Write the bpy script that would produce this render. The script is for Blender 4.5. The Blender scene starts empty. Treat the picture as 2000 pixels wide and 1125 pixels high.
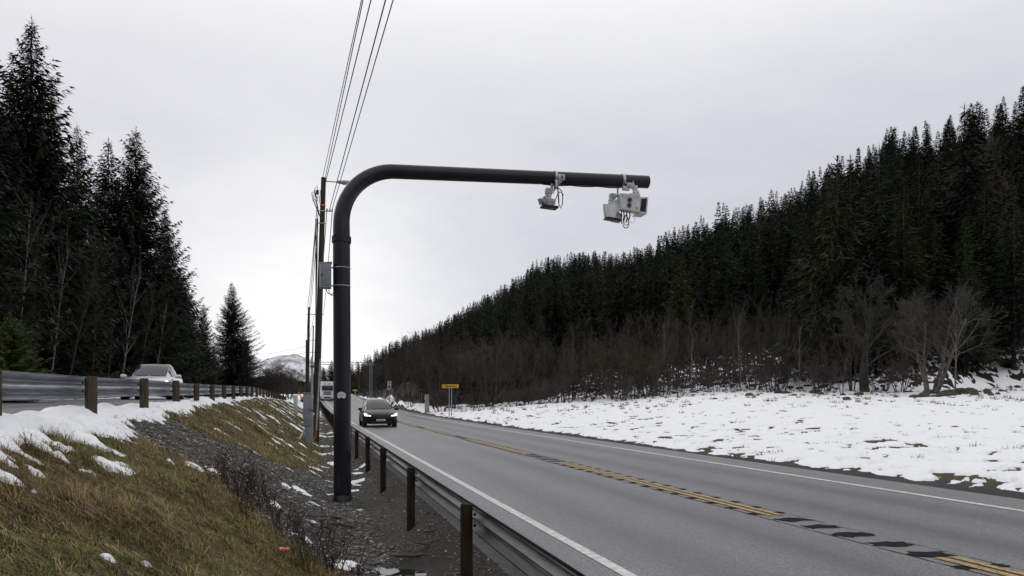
import bpy, bmesh
from mathutils import Vector, Matrix
import math, random
import numpy as np
# ---------------------------------------------------------------- terrain maths
F, CX, HY, EYE = 1460.0, 1000.0, 782.0, 1.6
TH = math.atan(392.0 / 1460.0); CT, ST = math.cos(TH), math.sin(TH)
def W(px, py, d):
    """measurement of the photograph -> world point at horizontal depth d"""
    xc = (px - CX) / F * d
    return (xc * CT + d * ST, -xc * ST + d * CT, EYE + (HY - py) / F * d)
def WX(px, py, X):
    """world point on the vertical plane x = X"""
    u = (px - CX) / F
    return W(px, py, X / (u * CT + ST))
def lat(ix, iy, seed):
    h = (ix.astype(np.int64) * 374761393 + iy.astype(np.int64) * 668265263 + seed * 974711) & 0xffffffff
    h = ((h ^ (h >> 13)) * 1274126177) & 0xffffffff
    h = ((h ^ (h >> 16)) * 2246822519) & 0xffffffff
    return ((h ^ (h >> 15)) & 0xffff) / 65535.0
def vn(x, y, seed=0):
    x = np.asarray(x, float); y = np.asarray(y, float)
    ix = np.floor(x); iy = np.floor(y); fx = x - ix; fy = y - iy
    fx = fx * fx * fx * (fx * (fx * 6 - 15) + 10); fy = fy * fy * fy * (fy * (fy * 6 - 15) + 10)
    ix = ix.astype(np.int64); iy = iy.astype(np.int64)
    a = lat(ix, iy, seed); b = lat(ix + 1, iy, seed); c = lat(ix, iy + 1, seed); d = lat(ix + 1, iy + 1, seed)
    return (a + (b - a) * fx) * (1 - fy) + (c + (d - c) * fx) * fy
def fbm(x, y, f=1.0, n=4, seed=0, fy=None):
    fy = f if fy is None else fy
    s = 0.0; amp = 1.0; tot = 0.0
    for k in range(n):
        ca, sa = math.cos(0.5 + 1.1 * k), math.sin(0.5 + 1.1 * k); xf, yf = x * f, y * fy
        s = s + amp * vn(xf * ca - yf * sa + 17.3 * k, xf * sa + yf * ca - 9.1 * k, seed + k); tot += amp
        amp *= 0.5; f *= 2.03; fy *= 2.03
    return s / tot          # 0..1
def sm(x, a, b):
    t = np.clip((x - a) / (b - a), 0, 1); return t * t * (3 - 2 * t)
PUDDLES = [(1.22, 9.0, .42, .65, .07), (1.10, 15.0, .45, .5, .06), (1.25, 11.4, .3, .5, .035)]
def zr(Y):
    Y = np.asarray(Y, float); a = np.clip(Y - 40, 0, 160)
    b = np.clip(Y - 200, 0, 40)
    return 1.16e-4 * a * a + 0.0371 * b - 4.64e-4 * b * b - 0.012 * np.clip(Y - 240, 0, 400)
ZU_Y = [-400, -20, 0, 12, 32, 50, 75, 100, 125, 150, 220, 300, 800]
ZU_Z = [1.0, 1.1, 1.2, 1.31, 1.62, 1.74, 1.62, 1.5, 1.75, 2.3, 3.4, 3.4, 2.0]
def zu(Y): return np.interp(Y, ZU_Y, ZU_Z)
TAB = np.array([  # px, d0, z0, d1, ridge y
 [560,260,3.4,420,742],[640,250,3.3,430,730],[690,225,3.0,450,712],[720,190,2.4,480,690],[780,108,1.5,520,662],[850,84,.8,520,632],[940,80,1.0,480,580],
 [1000,80,1.16,450,542],[1050,78,1.3,430,506],[1100,77,1.5,420,493],[1150,76,1.6,405,488],[1215,75,1.8,385,487],[1250,74,1.95,370,480],[1290,72,2.1,350,462],[1400,68,2.39,310,408],
 [1510,65,2.45,270,378],[1650,61,2.4,235,295],[1750,57,2.3,215,252],[1850,56,2.3,195,226],[1940,59,2.6,180,190],
 [2050,60,2.8,170,165],[2400,60,3,160,110],[3000,60,3,150,110],[6000,60,3,150,110]], float)
T_PHI = np.arctan((TAB[:, 0] - CX) / F); _c = np.cos(T_PHI)
T_R0, T_Z0, T_R1 = TAB[:, 1] / _c, TAB[:, 2], TAB[:, 3] / _c
T_Z1 = EYE + (HY - TAB[:, 4]) / F * TAB[:, 3] - 15.0
T_Z1 = np.maximum(T_Z1, T_Z0 + 0.5)
def polar(X, Y):
    d = X * ST + Y * CT; xc = X * CT - Y * ST
    return np.arctan2(xc, d), np.hypot(xc, d)
def right_z(X, Y):
    phi, rho = polar(X, Y)
    ang = np.clip(phi + TH, 0.004, math.pi - 0.004)
    r0 = np.interp(phi, T_PHI, T_R0); z0 = np.interp(phi, T_PHI, T_Z0)
    r1 = np.interp(phi, T_PHI, T_R1); z1 = np.interp(phi, T_PHI, T_Z1)
    re = np.minimum(11.5 / np.sin(ang), r0 * 0.9)
    ze = zr(re * np.cos(ang)) - 0.05
    t = np.clip((rho - re) / (r0 - re), 0, 1)
    za = ze + (z0 - ze) * (t * 0.7 + 0.3 * t * t)
    t2 = np.clip((rho - r0) / (r1 - r0), 0, 1)
    zb = z0 + (z1 - z0) * (t2 * 0.88 + 0.12 * t2 * t2)
    zc = z1 - 0.06 * np.clip(rho - r1, 0, 300)
    return np.where(rho < r0, za, np.where(rho < r1, zb, zc)), rho, r0, r1
def seg(X, xs, zs):
    """piecewise linear through per-point columns (xs descending)"""
    out = zs[0] + 0 * X
    for i in range(len(xs) - 1):
        t = np.clip((xs[i] - X) / (xs[i] - xs[i + 1]), 0, 1)
        out = np.where(X <= xs[i], zs[i] + (zs[i + 1] - zs[i]) * t, out)
    return out
def ground(X, Y, rough=True):
    X = np.asarray(X, float); Y = np.asarray(Y, float)
    r, u = zr(Y), zu(Y)
    rz, rho, r0, r1 = right_z(X, Y)
    tb = np.clip((0.35 - X) / 3.2, 0, 1); tb = tb * 0.8 + 0.2 * tb * tb * (3 - 2 * tb)
    bank = (r - 0.46) + (u - 0.03 - r + 0.46) * tb
    left = seg(X, [1.9, 1.45, 0.95, 0.35], [r - 0.07, r - 0.42, r - 0.48, r - 0.46])
    z = np.where(X < 0.35, bank, left)
    z = np.where(X < -3.75, u - 0.05, z)
    z = np.where(X < -10.0, u - 0.05 + np.minimum(0.12 * (-10 - X), 0.12) + 0.07 * np.clip(-11 - X, 0, 150), z)
    phi0, rh0 = polar(X, Y)
    z = z + 75 * sm(rh0, 90, 320) * sm(np.abs(phi0), 0.96, 1.4)                 # unseen valley sides added behind the viewpoint so dark paint reflects less sky
    z = np.where(X > 1.9, r - 0.07, z)
    z = np.where(X > 11.1, rz, z)
    if rough:
        m = sm(X, 11.3, 13.5)
        z = z + m * (0.30 * (fbm(X, Y, .06, 3, 5) - .5) + 0.24 * (fbm(X, Y, .35, 3, 6) - .5))
        mb = sm(-X, -1.55, -0.7) * sm(X, -3.7, -2.9)
        z = z + mb * (0.22 * (fbm(X, Y, .5, 3, 7) - .5) + 0.13 * (fbm(X, Y, 2.4, 3, 8) - .5) + 0.055 * (fbm(X, Y, 9, 2, 9) - .5))
        ml = sm(-X, 10.8, 14)
        z = z + ml * 0.6 * (fbm(X, Y, .15, 3, 11) - .5)
        mg = sm(X, 0.2, 0.7) * sm(-X, -1.8, -1.5)
        z = z + mg * 0.05 * (fbm(X, Y, 3, 3, 12) - .5)
    for (px_, py_, rx_, ry_, dz_) in PUDDLES:
        z = z - dz_ * np.exp(-(((X - px_) / rx_) ** 2 + ((Y - py_) / ry_) ** 2) ** 1.5)
    z = z + 1.7 * np.exp(-(((X - 17) / 4.0) ** 2 + ((Y - 133) / 9.0) ** 2))        # ploughed snow heap by the far side of the road
    return z
def hit(px, py, lo=2.5, hi=200.0):
    """first ground point seen at a pixel of the photograph"""
    d = np.geomspace(lo, hi, 4000); xc = (px - CX) / F * d
    X = xc * CT + d * ST; Y = -xc * ST + d * CT; z = EYE + (HY - py) / F * d
    g = ground(X, Y, False); k = np.argmax(z < g)
    return (float(X[k]), float(Y[k]), float(g[k]), float(d[k])) if (z < g).any() else None
# ---------------------------------------------------------------- camera, sky, sun, exposure
S = bpy.context.scene
COL = S.collection
cam = bpy.data.cameras.new("camera"); camo = bpy.data.objects.new("camera", cam); COL.objects.link(camo)
cam.sensor_width = 36.0; cam.lens = F * 36.0 / 2000.0; cam.shift_y = 219.5 / 2000.0
cam.clip_start = 0.05; cam.clip_end = 12000
camo.location = (0, 0, EYE); camo.rotation_euler = (math.pi / 2, 0, -TH)
S.camera = camo
S.view_settings.view_transform = 'Standard'; S.view_settings.look = 'None'
S.view_settings.gamma = 1.0; S.view_settings.exposure = 0.0; S.view_settings.use_curve_mapping = False
S.cycles.max_bounces = 6; S.cycles.transparent_max_bounces = 6
S.cycles.use_denoising = True

def nd(nt, typ, **kw):
    n = nt.nodes.new(typ)
    for k, v in kw.items():
        if k in n.inputs: n.inputs[k].default_value = v
        else: setattr(n, k, v)
    return n
def math_n(nt, op, a, b=None, clamp=False):
    n = nt.nodes.new('ShaderNodeMath'); n.operation = op; n.use_clamp = clamp
    for i, v in enumerate((a, b)):
        if v is None: continue
        if isinstance(v, (int, float)): n.inputs[i].default_value = v
        else: nt.links.new(v, n.inputs[i])
    return n.outputs[0]
def mixc(nt, fac, a, b, typ='MIX'):
    n = nt.nodes.new('ShaderNodeMix'); n.data_type = 'RGBA'; n.blend_type = typ
    for i, v in ((0, fac), (6, a), (7, b)):
        if isinstance(v, (int, float)): n.inputs[i].default_value = v
        elif isinstance(v, tuple): n.inputs[i].default_value = v if len(v) == 4 else (*v, 1)
        else: nt.links.new(v, n.inputs[i])
    return n.outputs[2]
def ramp(nt, fac, stops):
    n = nt.nodes.new('ShaderNodeValToRGB'); nt.links.new(fac, n.inputs[0])
    cr = n.color_ramp
    while len(cr.elements) < len(stops): cr.elements.new(0.5)
    for e, (p, c) in zip(cr.elements, stops):
        e.position = p; e.color = (c, c, c, 1) if isinstance(c, (int, float)) else (*c, 1)
    return n.outputs[0]

world = bpy.data.worlds.new("World"); S.world = world; world.use_nodes = True
nt = world.node_tree; nt.nodes.clear()
SUN_EL, SUN_AZ = math.radians(24), math.radians(-31)       # azimuth from +Y towards +X
tc = nd(nt, 'ShaderNodeTexCoord')
sky = nd(nt, 'ShaderNodeTexSky', sky_type='NISHITA', sun_disc=False)
sky.sun_elevation = SUN_EL; sky.sun_rotation = SUN_AZ
nrm = nt.nodes.new('ShaderNodeVectorMath'); nrm.operation = 'NORMALIZE'; nt.links.new(tc.outputs['Generated'], nrm.inputs[0])
sep = nt.nodes.new('ShaderNodeSeparateXYZ'); nt.links.new(nrm.outputs[0], sep.inputs[0])
zz = sep.outputs[2]
# overcast dome: dim near the horizon, brighter overhead
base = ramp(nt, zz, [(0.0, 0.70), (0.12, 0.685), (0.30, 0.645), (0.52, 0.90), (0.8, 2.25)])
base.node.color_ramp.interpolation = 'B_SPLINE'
g1 = Vector((W(590, 640, 1)[0], W(590, 640, 1)[1], W(590, 640, 1)[2] - EYE)).normalized()
def glow(v, p):
    dt = nt.nodes.new('ShaderNodeVectorMath'); dt.operation = 'DOT_PRODUCT'
    nt.links.new(nrm.outputs[0], dt.inputs[0]); dt.inputs[1].default_value = v
    return math_n(nt, 'POWER', math_n(nt, 'MAXIMUM', dt.outputs['Value'], 0.0), p)
mp = nd(nt, 'ShaderNodeMapping'); mp.inputs['Scale'].default_value = (1, 1, 2.4); nt.links.new(nrm.outputs[0], mp.inputs[0])
nz = nd(nt, 'ShaderNodeTexNoise', Scale=2.6, Detail=6.0, Roughness=0.55); nt.links.new(mp.outputs[0], nz.inputs['Vector'])
nz2 = nd(nt, 'ShaderNodeTexNoise', Scale=9.0, Detail=5.0, Roughness=0.6); nt.links.new(mp.outputs[0], nz2.inputs['Vector'])
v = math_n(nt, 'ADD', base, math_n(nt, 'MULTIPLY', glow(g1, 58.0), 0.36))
v = math_n(nt, 'ADD', v, math_n(nt, 'MULTIPLY', glow(g1, 7.0), 0.04))
low = ramp(nt, zz, [(0.05, 1.0), (0.45, 0.25)])
cl = math_n(nt, 'ADD', math_n(nt, 'MULTIPLY', math_n(nt, 'SUBTRACT', nz.outputs['Fac'], 0.5), 0.30),
            math_n(nt, 'MULTIPLY', math_n(nt, 'SUBTRACT', nz2.outputs['Fac'], 0.5), 0.20))
v = math_n(nt, 'ADD', v, math_n(nt, 'MULTIPLY', cl, low))
cool = ramp(nt, v, [(0.55, (0.955, 0.965, 1.08)), (1.0, (1.0, 1.0, 1.0))])
vs = math_n(nt, 'MULTIPLY', v, 10.0)
mul = nt.nodes.new('ShaderNodeVectorMath'); mul.operation = 'MULTIPLY'
nt.links.new(cool, mul.inputs[0]); cmb = nt.nodes.new('ShaderNodeCombineXYZ')
for i in range(3): nt.links.new(vs, cmb.inputs[i])
nt.links.new(cmb.outputs[0], mul.inputs[1])
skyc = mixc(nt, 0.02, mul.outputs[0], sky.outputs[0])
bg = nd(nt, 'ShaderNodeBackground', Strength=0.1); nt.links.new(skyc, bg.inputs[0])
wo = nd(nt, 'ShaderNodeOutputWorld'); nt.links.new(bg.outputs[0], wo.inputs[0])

sl = bpy.data.lights.new("sun", 'SUN'); sl.energy = 0.5; sl.angle = math.radians(25); sl.color = (1, 0.96, 0.9)
so = bpy.data.objects.new("sun", sl); COL.objects.link(so)
sd = Vector((math.sin(SUN_AZ) * math.cos(SUN_EL), math.cos(SUN_AZ) * math.cos(SUN_EL), math.sin(SUN_EL)))
so.rotation_euler = (-sd).to_track_quat('-Z', 'Y').to_euler()

# ---------------------------------------------------------------- materials
MAT = {}
def pmat(name, col, rough=0.5, metal=0.0, var=0.0, scale=4.0, bump=0.0, bscale=30.0, col2=None, spec=0.5, coat=0.0, stretch=None, emit=None, rnd=0.0, detail=5.0):
    """principled surface with noise driven colour and bump"""
    m = bpy.data.materials.new(name); m.use_nodes = True; nt = m.node_tree
    b = nt.nodes['Principled BSDF']
    b.inputs['Roughness'].default_value = rough; b.inputs['Metallic'].default_value = metal
    b.inputs['Specular IOR Level'].default_value = spec; b.inputs['Coat Weight'].default_value = coat
    tc = nd(nt, 'ShaderNodeTexCoord'); src = tc.outputs['Object']
    if stretch:
        mp = nd(nt, 'ShaderNodeMapping'); mp.inputs['Scale'].default_value = stretch; nt.links.new(src, mp.inputs[0]); src = mp.outputs[0]
    if var or col2:
        n = nd(nt, 'ShaderNodeTexNoise', Scale=scale, Detail=detail, Roughness=0.6); nt.links.new(src, n.inputs['Vector'])
        c2 = col2 or tuple(min(1, c * (1 + var)) for c in col); c1 = col if col2 else tuple(c * (1 - var) for c in col)
        f = ramp(nt, n.outputs['Fac'], [(0.35, 0.0), (0.65, 1.0)])
        c = mixc(nt, f, c1, c2)
        if rnd:
            oi = nd(nt, 'ShaderNodeObjectInfo')
            k = math_n(nt, 'ADD', 1 - rnd, math_n(nt, 'MULTIPLY', oi.outputs['Random'], 2 * rnd))
            hs = nd(nt, 'ShaderNodeHueSaturation'); nt.links.new(c, hs.inputs['Color']); nt.links.new(k, hs.inputs['Value'])
            nt.links.new(math_n(nt, 'ADD', 0.47, math_n(nt, 'MULTIPLY', math_n(nt, 'FRACT', math_n(nt, 'MULTIPLY', oi.outputs['Random'], 7.3)), 0.06)), hs.inputs['Hue'])
            c = hs.outputs[0]
        nt.links.new(c, b.inputs['Base Color'])
        r = math_n(nt, 'ADD', rough * 0.85, math_n(nt, 'MULTIPLY', n.outputs['Fac'], rough * 0.3)); nt.links.new(r, b.inputs['Roughness'])
    else:
        b.inputs['Base Color'].default_value = (*col, 1)
    if bump:
        n2 = nd(nt, 'ShaderNodeTexNoise', Scale=bscale, Detail=5.0); nt.links.new(src, n2.inputs['Vector'])
        bp = nd(nt, 'ShaderNodeBump', Strength=bump, Distance=0.02); nt.links.new(n2.outputs['Fac'], bp.inputs['Height'])
        nt.links.new(bp.outputs[0], b.inputs['Normal'])
    if emit:
        b.inputs['Emission Color'].default_value = (*emit[0], 1); b.inputs['Emission Strength'].default_value = emit[1]
    MAT[name] = m
    return m
pmat('black_paint', (0.0075, 0.0085, 0.011), 0.34, var=0.35, scale=3, bump=0.05, bscale=60, stretch=(1, 1, .3), spec=.38)
pmat('galvanised', (0.36, 0.37, 0.38), 0.42, 0.75, var=0.22, scale=6, bump=0.08, bscale=40)
pmat('rail_left', (0.30, 0.31, 0.34), 0.36, 0.8, var=0.3, scale=5, bump=0.06, stretch=(3, .4, 6))
pmat('rail_dark', (0.050, 0.052, 0.055), 0.36, 0.8, var=0.4, scale=5, bump=0.06, stretch=(3, .4, 6))
pmat('white_metal', (0.52, 0.53, 0.55), 0.42, var=0.22, scale=5)
pmat('grey_metal', (0.30, 0.31, 0.33), 0.45, var=0.12, scale=4, bump=0.03)
pmat('cabinet_grey', (0.19, 0.205, 0.225), 0.55, var=0.15, scale=3)
pmat('concrete_grey', (0.42, 0.42, 0.39), 0.8, var=0.15, scale=6, bump=0.1)
pmat('dark_plastic', (0.010, 0.010, 0.011), 0.5, spec=.3)
pmat('cable_black', (0.010, 0.010, 0.011), 0.5)
pmat('cable_pale', (0.35, 0.35, 0.34), 0.5)
pmat('wood_post', (0.030, 0.022, 0.015), 0.85, col2=(0.085, 0.070, 0.050), scale=9, bump=0.35, bscale=30, stretch=(4, 4, .35), spec=.2)
pmat('wood_post_dark', (0.012, 0.008, 0.005), 0.85, col2=(0.032, 0.021, 0.013), spec=.15, scale=9, bump=0.35, bscale=30, stretch=(4, 4, .35))
pmat('wood_pole', (0.017, 0.013, 0.010), 0.85, col2=(0.048, 0.038, 0.030), scale=8, bump=0.35, bscale=25, stretch=(4, 4, .15))
pmat('yellow_sign', (0.62, 0.36, 0.03), 0.45, var=0.06)
pmat('yellow_label', (0.62, 0.52, 0.10), 0.5)
pmat('orange_plastic', (0.30, 0.065, 0.025), 0.5, var=0.1)
pmat('red_paint', (0.42, 0.035, 0.02), 0.45, var=0.15)
pmat('orange_paint', (0.60, 0.20, 0.05), 0.5, var=0.15)
pmat('white_line', (0.66, 0.66, 0.64), 0.6, var=0.2, scale=9, col2=(0.40, 0.40, 0.39))
pmat('car_black', (0.006, 0.006, 0.008), 0.25, spec=0.22, coat=0.12)
pmat('car_white', (0.62, 0.63, 0.66), 0.28, coat=0.6)
pmat('car_silver', (0.50, 0.51, 0.54), 0.25, 0.2, coat=0.5)
pmat('truck_white', (0.62, 0.62, 0.61), 0.35, var=0.08, scale=2)
pmat('car_glass', (0.02, 0.022, 0.026), 0.06, spec=0.65)
pmat('tyre', (0.016, 0.016, 0.016), 0.8)
pmat('rim_dark', (0.05, 0.05, 0.055), 0.35, 0.8)
pmat('chrome', (0.55, 0.55, 0.56), 0.2, 1.0)
pmat('lamp_cold', (0.9, 0.9, 0.9), 0.2, emit=((1, 0.99, 0.97), 1.5))
pmat('lamp_warm', (0.9, 0.85, 0.75), 0.2, emit=((1.0, 0.82, 0.55), 2.4))
pmat('plate_white', (0.6, 0.6, 0.6), 0.4)
pmat('ink', (0.015, 0.015, 0.016), 0.6)
pmat('ink_grey', (0.16, 0.16, 0.17), 0.6)
pmat('can_red', (0.48, 0.04, 0.06), 0.3, 0.4, col2=(0.66, 0.22, 0.22), scale=30)
pmat('can_metal', (0.6, 0.6, 0.6), 0.3, 0.9)
pmat('spruce_bark', (0.020, 0.014, 0.010), 0.9, col2=(0.045, 0.034, 0.026), scale=12, bump=0.4)
pmat('spruce_needles', (0.008, 0.0135, 0.0065), 0.7, col2=(0.023, 0.032, 0.013), scale=0.9, spec=0.2, rnd=0.35)
pmat('spruce_far', (0.008, 0.0125, 0.007), 0.75, col2=(0.027, 0.034, 0.016), scale=0.35, spec=0.12, rnd=0.55)
pmat('spruce_olive', (0.020, 0.028, 0.008), 0.7, col2=(0.058, 0.066, 0.018), scale=0.6, spec=.12, rnd=.3)
pmat('spruce_bright', (0.035, 0.055, 0.012), 0.65, col2=(0.085, 0.105, 0.025), scale=2.0, spec=0.2)
pmat('bark_dark', (0.026, 0.021, 0.017), 0.9, col2=(0.085, 0.074, 0.064), scale=6, bump=0.4)
pmat('bark_moss', (0.016, 0.018, 0.008), 0.9, col2=(0.062, 0.056, 0.040), scale=3.0, bump=0.4)
pmat('bark_lichen', (0.04, 0.036, 0.028), 0.9, col2=(0.14, 0.13, 0.115), scale=5)
pmat('twig_lichen', (0.026, 0.024, 0.019), 0.9, col2=(0.058, 0.053, 0.044), scale=1.5)
pmat('bark_birch', (0.045, 0.04, 0.036), 0.8, col2=(0.26, 0.25, 0.23), scale=3.5, stretch=(1, 1, 1.4))
pmat('twig_brown', (0.032, 0.027, 0.0225), 0.9, col2=(0.070, 0.060, 0.052), scale=0.6, rnd=0.25)
pmat('twig_olive', (0.036, 0.028, 0.016), 0.9, col2=(0.070, 0.055, 0.032), scale=0.6, rnd=0.2)
pmat('stone', (0.05, 0.05, 0.05), 0.85, col2=(0.16, 0.155, 0.15), scale=3)
pmat('boulder_moss', (0.022, 0.022, 0.012), 0.9, col2=(0.075, 0.07, 0.055), scale=4, bump=0.4, rnd=0.3)
pmat('weed_dark', (0.022, 0.014, 0.010), 0.9, col2=(0.05, 0.032, 0.022), scale=5)
pmat('dry_grass', (0.12, 0.09, 0.045), 0.9, col2=(0.24, 0.18, 0.10), scale=3)
pmat('drift_wood', (0.035, 0.027, 0.02), 0.9, col2=(0.09, 0.075, 0.06), scale=8, bump=0.4)
pmat('milled_asphalt', (0.012, 0.0125, 0.012), 0.85, col2=(0.034, 0.034, 0.033), scale=60, bump=0.6, bscale=120, spec=0.04)

def vmat(name, rough, spec=0.3, noise=(0.25, 8.0), bump=(0.5, 20.0)):
    """surface coloured by the mesh colour attribute, broken up by noise"""
    m = bpy.data.materials.new(name); m.use_nodes = True; nt = m.node_tree; b = nt.nodes['Principled BSDF']
    b.inputs['Roughness'].default_value = rough; b.inputs['Specular IOR Level'].default_value = spec
    at = nd(nt, 'ShaderNodeAttribute', attribute_name='Col'); tc = nd(nt, 'ShaderNodeTexCoord')
    n = nd(nt, 'ShaderNodeTexNoise', Scale=noise[1], Detail=8.0, Roughness=0.7); nt.links.new(tc.outputs['Object'], n.inputs['Vector'])
    k = math_n(nt, 'ADD', 1 - noise[0] * 2, math_n(nt, 'MULTIPLY', n.outputs['Fac'], noise[0] * 4))
    hs = nd(nt, 'ShaderNodeHueSaturation'); nt.links.new(at.outputs['Color'], hs.inputs['Color']); nt.links.new(k, hs.inputs['Value'])
    nt.links.new(hs.outputs[0], b.inputs['Base Color'])
    if bump[0]:
        n2 = nd(nt, 'ShaderNodeTexNoise', Scale=bump[1], Detail=8.0, Roughness=0.7); nt.links.new(tc.outputs['Object'], n2.inputs['Vector'])
        bp = nd(nt, 'ShaderNodeBump', Strength=bump[0], Distance=0.05); nt.links.new(n2.outputs['Fac'], bp.inputs['Height'])
        nt.links.new(bp.outputs[0], b.inputs['Normal'])
    MAT[name] = m
vmat('ground_mix', 0.85, 0.25, (0.3, 14.0), (0.7, 25.0))
vmat('grass_blades', 0.7, 0.25, (0.1, 3.0), (0, 1))
vmat('gravel_stones', 0.5, 0.4, (0.2, 30.0), (0.3, 60.0))

m = pmat('snow', (0.80, 0.81, 0.835), 0.6, spec=0.25); nt = m.node_tree; b = nt.nodes['Principled BSDF']
tc = nd(nt, 'ShaderNodeTexCoord')
n1 = nd(nt, 'ShaderNodeTexNoise', Scale=1.3, Detail=8.0, Roughness=0.6); nt.links.new(tc.outputs['Object'], n1.inputs['Vector'])
n2 = nd(nt, 'ShaderNodeTexNoise', Scale=11.0, Detail=8.0, Roughness=0.7); nt.links.new(tc.outputs['Object'], n2.inputs['Vector'])
c = ramp(nt, n2.outputs['Fac'], [(0.25, (0.80, 0.81, 0.84)), (0.5, (0.86, 0.872, 0.905)), (0.8, (0.90, 0.91, 0.935))]); nt.links.new(c, b.inputs['Base Color'])
hsum = math_n(nt, 'ADD', math_n(nt, 'MULTIPLY', n1.outputs['Fac'], 1.0), math_n(nt, 'MULTIPLY', n2.outputs['Fac'], 0.35))
bp = nd(nt, 'ShaderNodeBump', Strength=0.6, Distance=0.10); nt.links.new(hsum, bp.inputs['Height']); nt.links.new(bp.outputs[0], b.inputs['Normal'])

def asphalt(name, lanes):
    m = pmat(name, (0.09, 0.09, 0.095), 0.5, spec=0.5); nt = m.node_tree; b = nt.nodes['Principled BSDF']
    tc = nd(nt, 'ShaderNodeTexCoord'); sp = nt.nodes.new('ShaderNodeSeparateXYZ'); nt.links.new(tc.outputs['Object'], sp.inputs[0])
    g = nd(nt, 'ShaderNodeTexVoronoi', Scale=110.0); nt.links.new(tc.outputs['Object'], g.inputs['Vector'])
    gn = nd(nt, 'ShaderNodeTexNoise', Scale=75.0, Detail=6.0, Roughness=0.8); nt.links.new(tc.outputs['Object'], gn.inputs['Vector'])
    mp = nd(nt, 'ShaderNodeMapping'); mp.inputs['Scale'].default_value = (1.6, 0.05, 1); nt.links.new(tc.outputs['Object'], mp.inputs[0])
    st = nd(nt, 'ShaderNodeTexNoise', Scale=1.5, Detail=5.0, Roughness=0.6); nt.links.new(mp.outputs[0], st.inputs['Vector'])
    bl = nd(nt, 'ShaderNodeTexNoise', Scale=0.35, Detail=5.0); nt.links.new(tc.outputs['Object'], bl.inputs['Vector'])
    gf = math_n(nt, 'ADD', math_n(nt, 'MULTIPLY', g.outputs['Color'], 0.55), math_n(nt, 'MULTIPLY', gn.outputs['Fac'], 0.45))
    col = ramp(nt, gf, [(0.30, (0.060, 0.060, 0.064)), (0.5, (0.118, 0.118, 0.125)), (0.70, (0.27, 0.27, 0.28))])
    # wheel tracks: polished darker bands in each lane
    xw = sp.outputs[0]; f = None
    for cx in lanes:
        dx = math_n(nt, 'DIVIDE', math_n(nt, 'SUBTRACT', xw, cx), 0.42)
        e = math_n(nt, 'POWER', 2.718, math_n(nt, 'MULTIPLY', math_n(nt, 'MULTIPLY', dx, dx), -1.0))
        f = e if f is None else math_n(nt, 'ADD', f, e)
    f = math_n(nt, 'MULTIPLY', f, ramp(nt, st.outputs['Fac'], [(0.3, 0.5), (0.7, 1.0)]))
    k = math_n(nt, 'SUBTRACT', 1.12, math_n(nt, 'MULTIPLY', f, 0.50))
    k = math_n(nt, 'MULTIPLY', k, math_n(nt, 'ADD', 0.82, math_n(nt, 'MULTIPLY', bl.outputs['Fac'], 0.36)))
    k = math_n(nt, 'MULTIPLY', k, math_n(nt, 'ADD', 0.86, math_n(nt, 'MULTIPLY', st.outputs['Fac'], 0.28)))
    hs = nd(nt, 'ShaderNodeHueSaturation'); nt.links.new(col, hs.inputs['Color']); nt.links.new(k, hs.inputs['Value'])
    nt.links.new(hs.outputs[0], b.inputs['Base Color'])
    nt.links.new(math_n(nt, 'SUBTRACT', 0.47, math_n(nt, 'MULTIPLY', f, 0.12)), b.inputs['Roughness'])
    bp = nd(nt, 'ShaderNodeBump', Strength=0.5, Distance=0.008); nt.links.new(gf, bp.inputs['Height']); nt.links.new(bp.outputs[0], b.inputs['Normal'])
asphalt('asphalt', (3.65, 5.15, 7.35, 8.95)); asphalt('asphalt_side', (-5.2, -6.8, -8.2))

m = pmat('yellow_line', (0.5, 0.3, 0.06), 0.6); nt = m.node_tree; b = nt.nodes['Principled BSDF']
tc = nd(nt, 'ShaderNodeTexCoord'); n = nd(nt, 'ShaderNodeTexNoise', Scale=22.0, Detail=6.0, Roughness=0.7); nt.links.new(tc.outputs['Object'], n.inputs['Vector'])
c = ramp(nt, n.outputs['Fac'], [(0.40, (0.10, 0.085, 0.06)), (0.50, (0.40, 0.25, 0.07)), (0.7, (0.56, 0.36, 0.10))]); nt.links.new(c, b.inputs['Base Color'])

m = pmat('puddle_water', (0.018, 0.017, 0.016), 0.03, spec=0.6)
m = pmat('mountain_mix', (0.3, 0.3, 0.3), 0.9, spec=0.1); nt = m.node_tree; b = nt.nodes['Principled BSDF']
tc = nd(nt, 'ShaderNodeTexCoord'); n = nd(nt, 'ShaderNodeTexNoise', Scale=0.02, Detail=10.0, Roughness=0.75); nt.links.new(tc.outputs['Object'], n.inputs['Vector'])
c = ramp(nt, n.outputs['Fac'], [(0.40, (0.20, 0.205, 0.22)), (0.50, (0.42, 0.43, 0.45)), (0.58, (0.76, 0.77, 0.80))]); nt.links.new(c, b.inputs['Base Color'])

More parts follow.
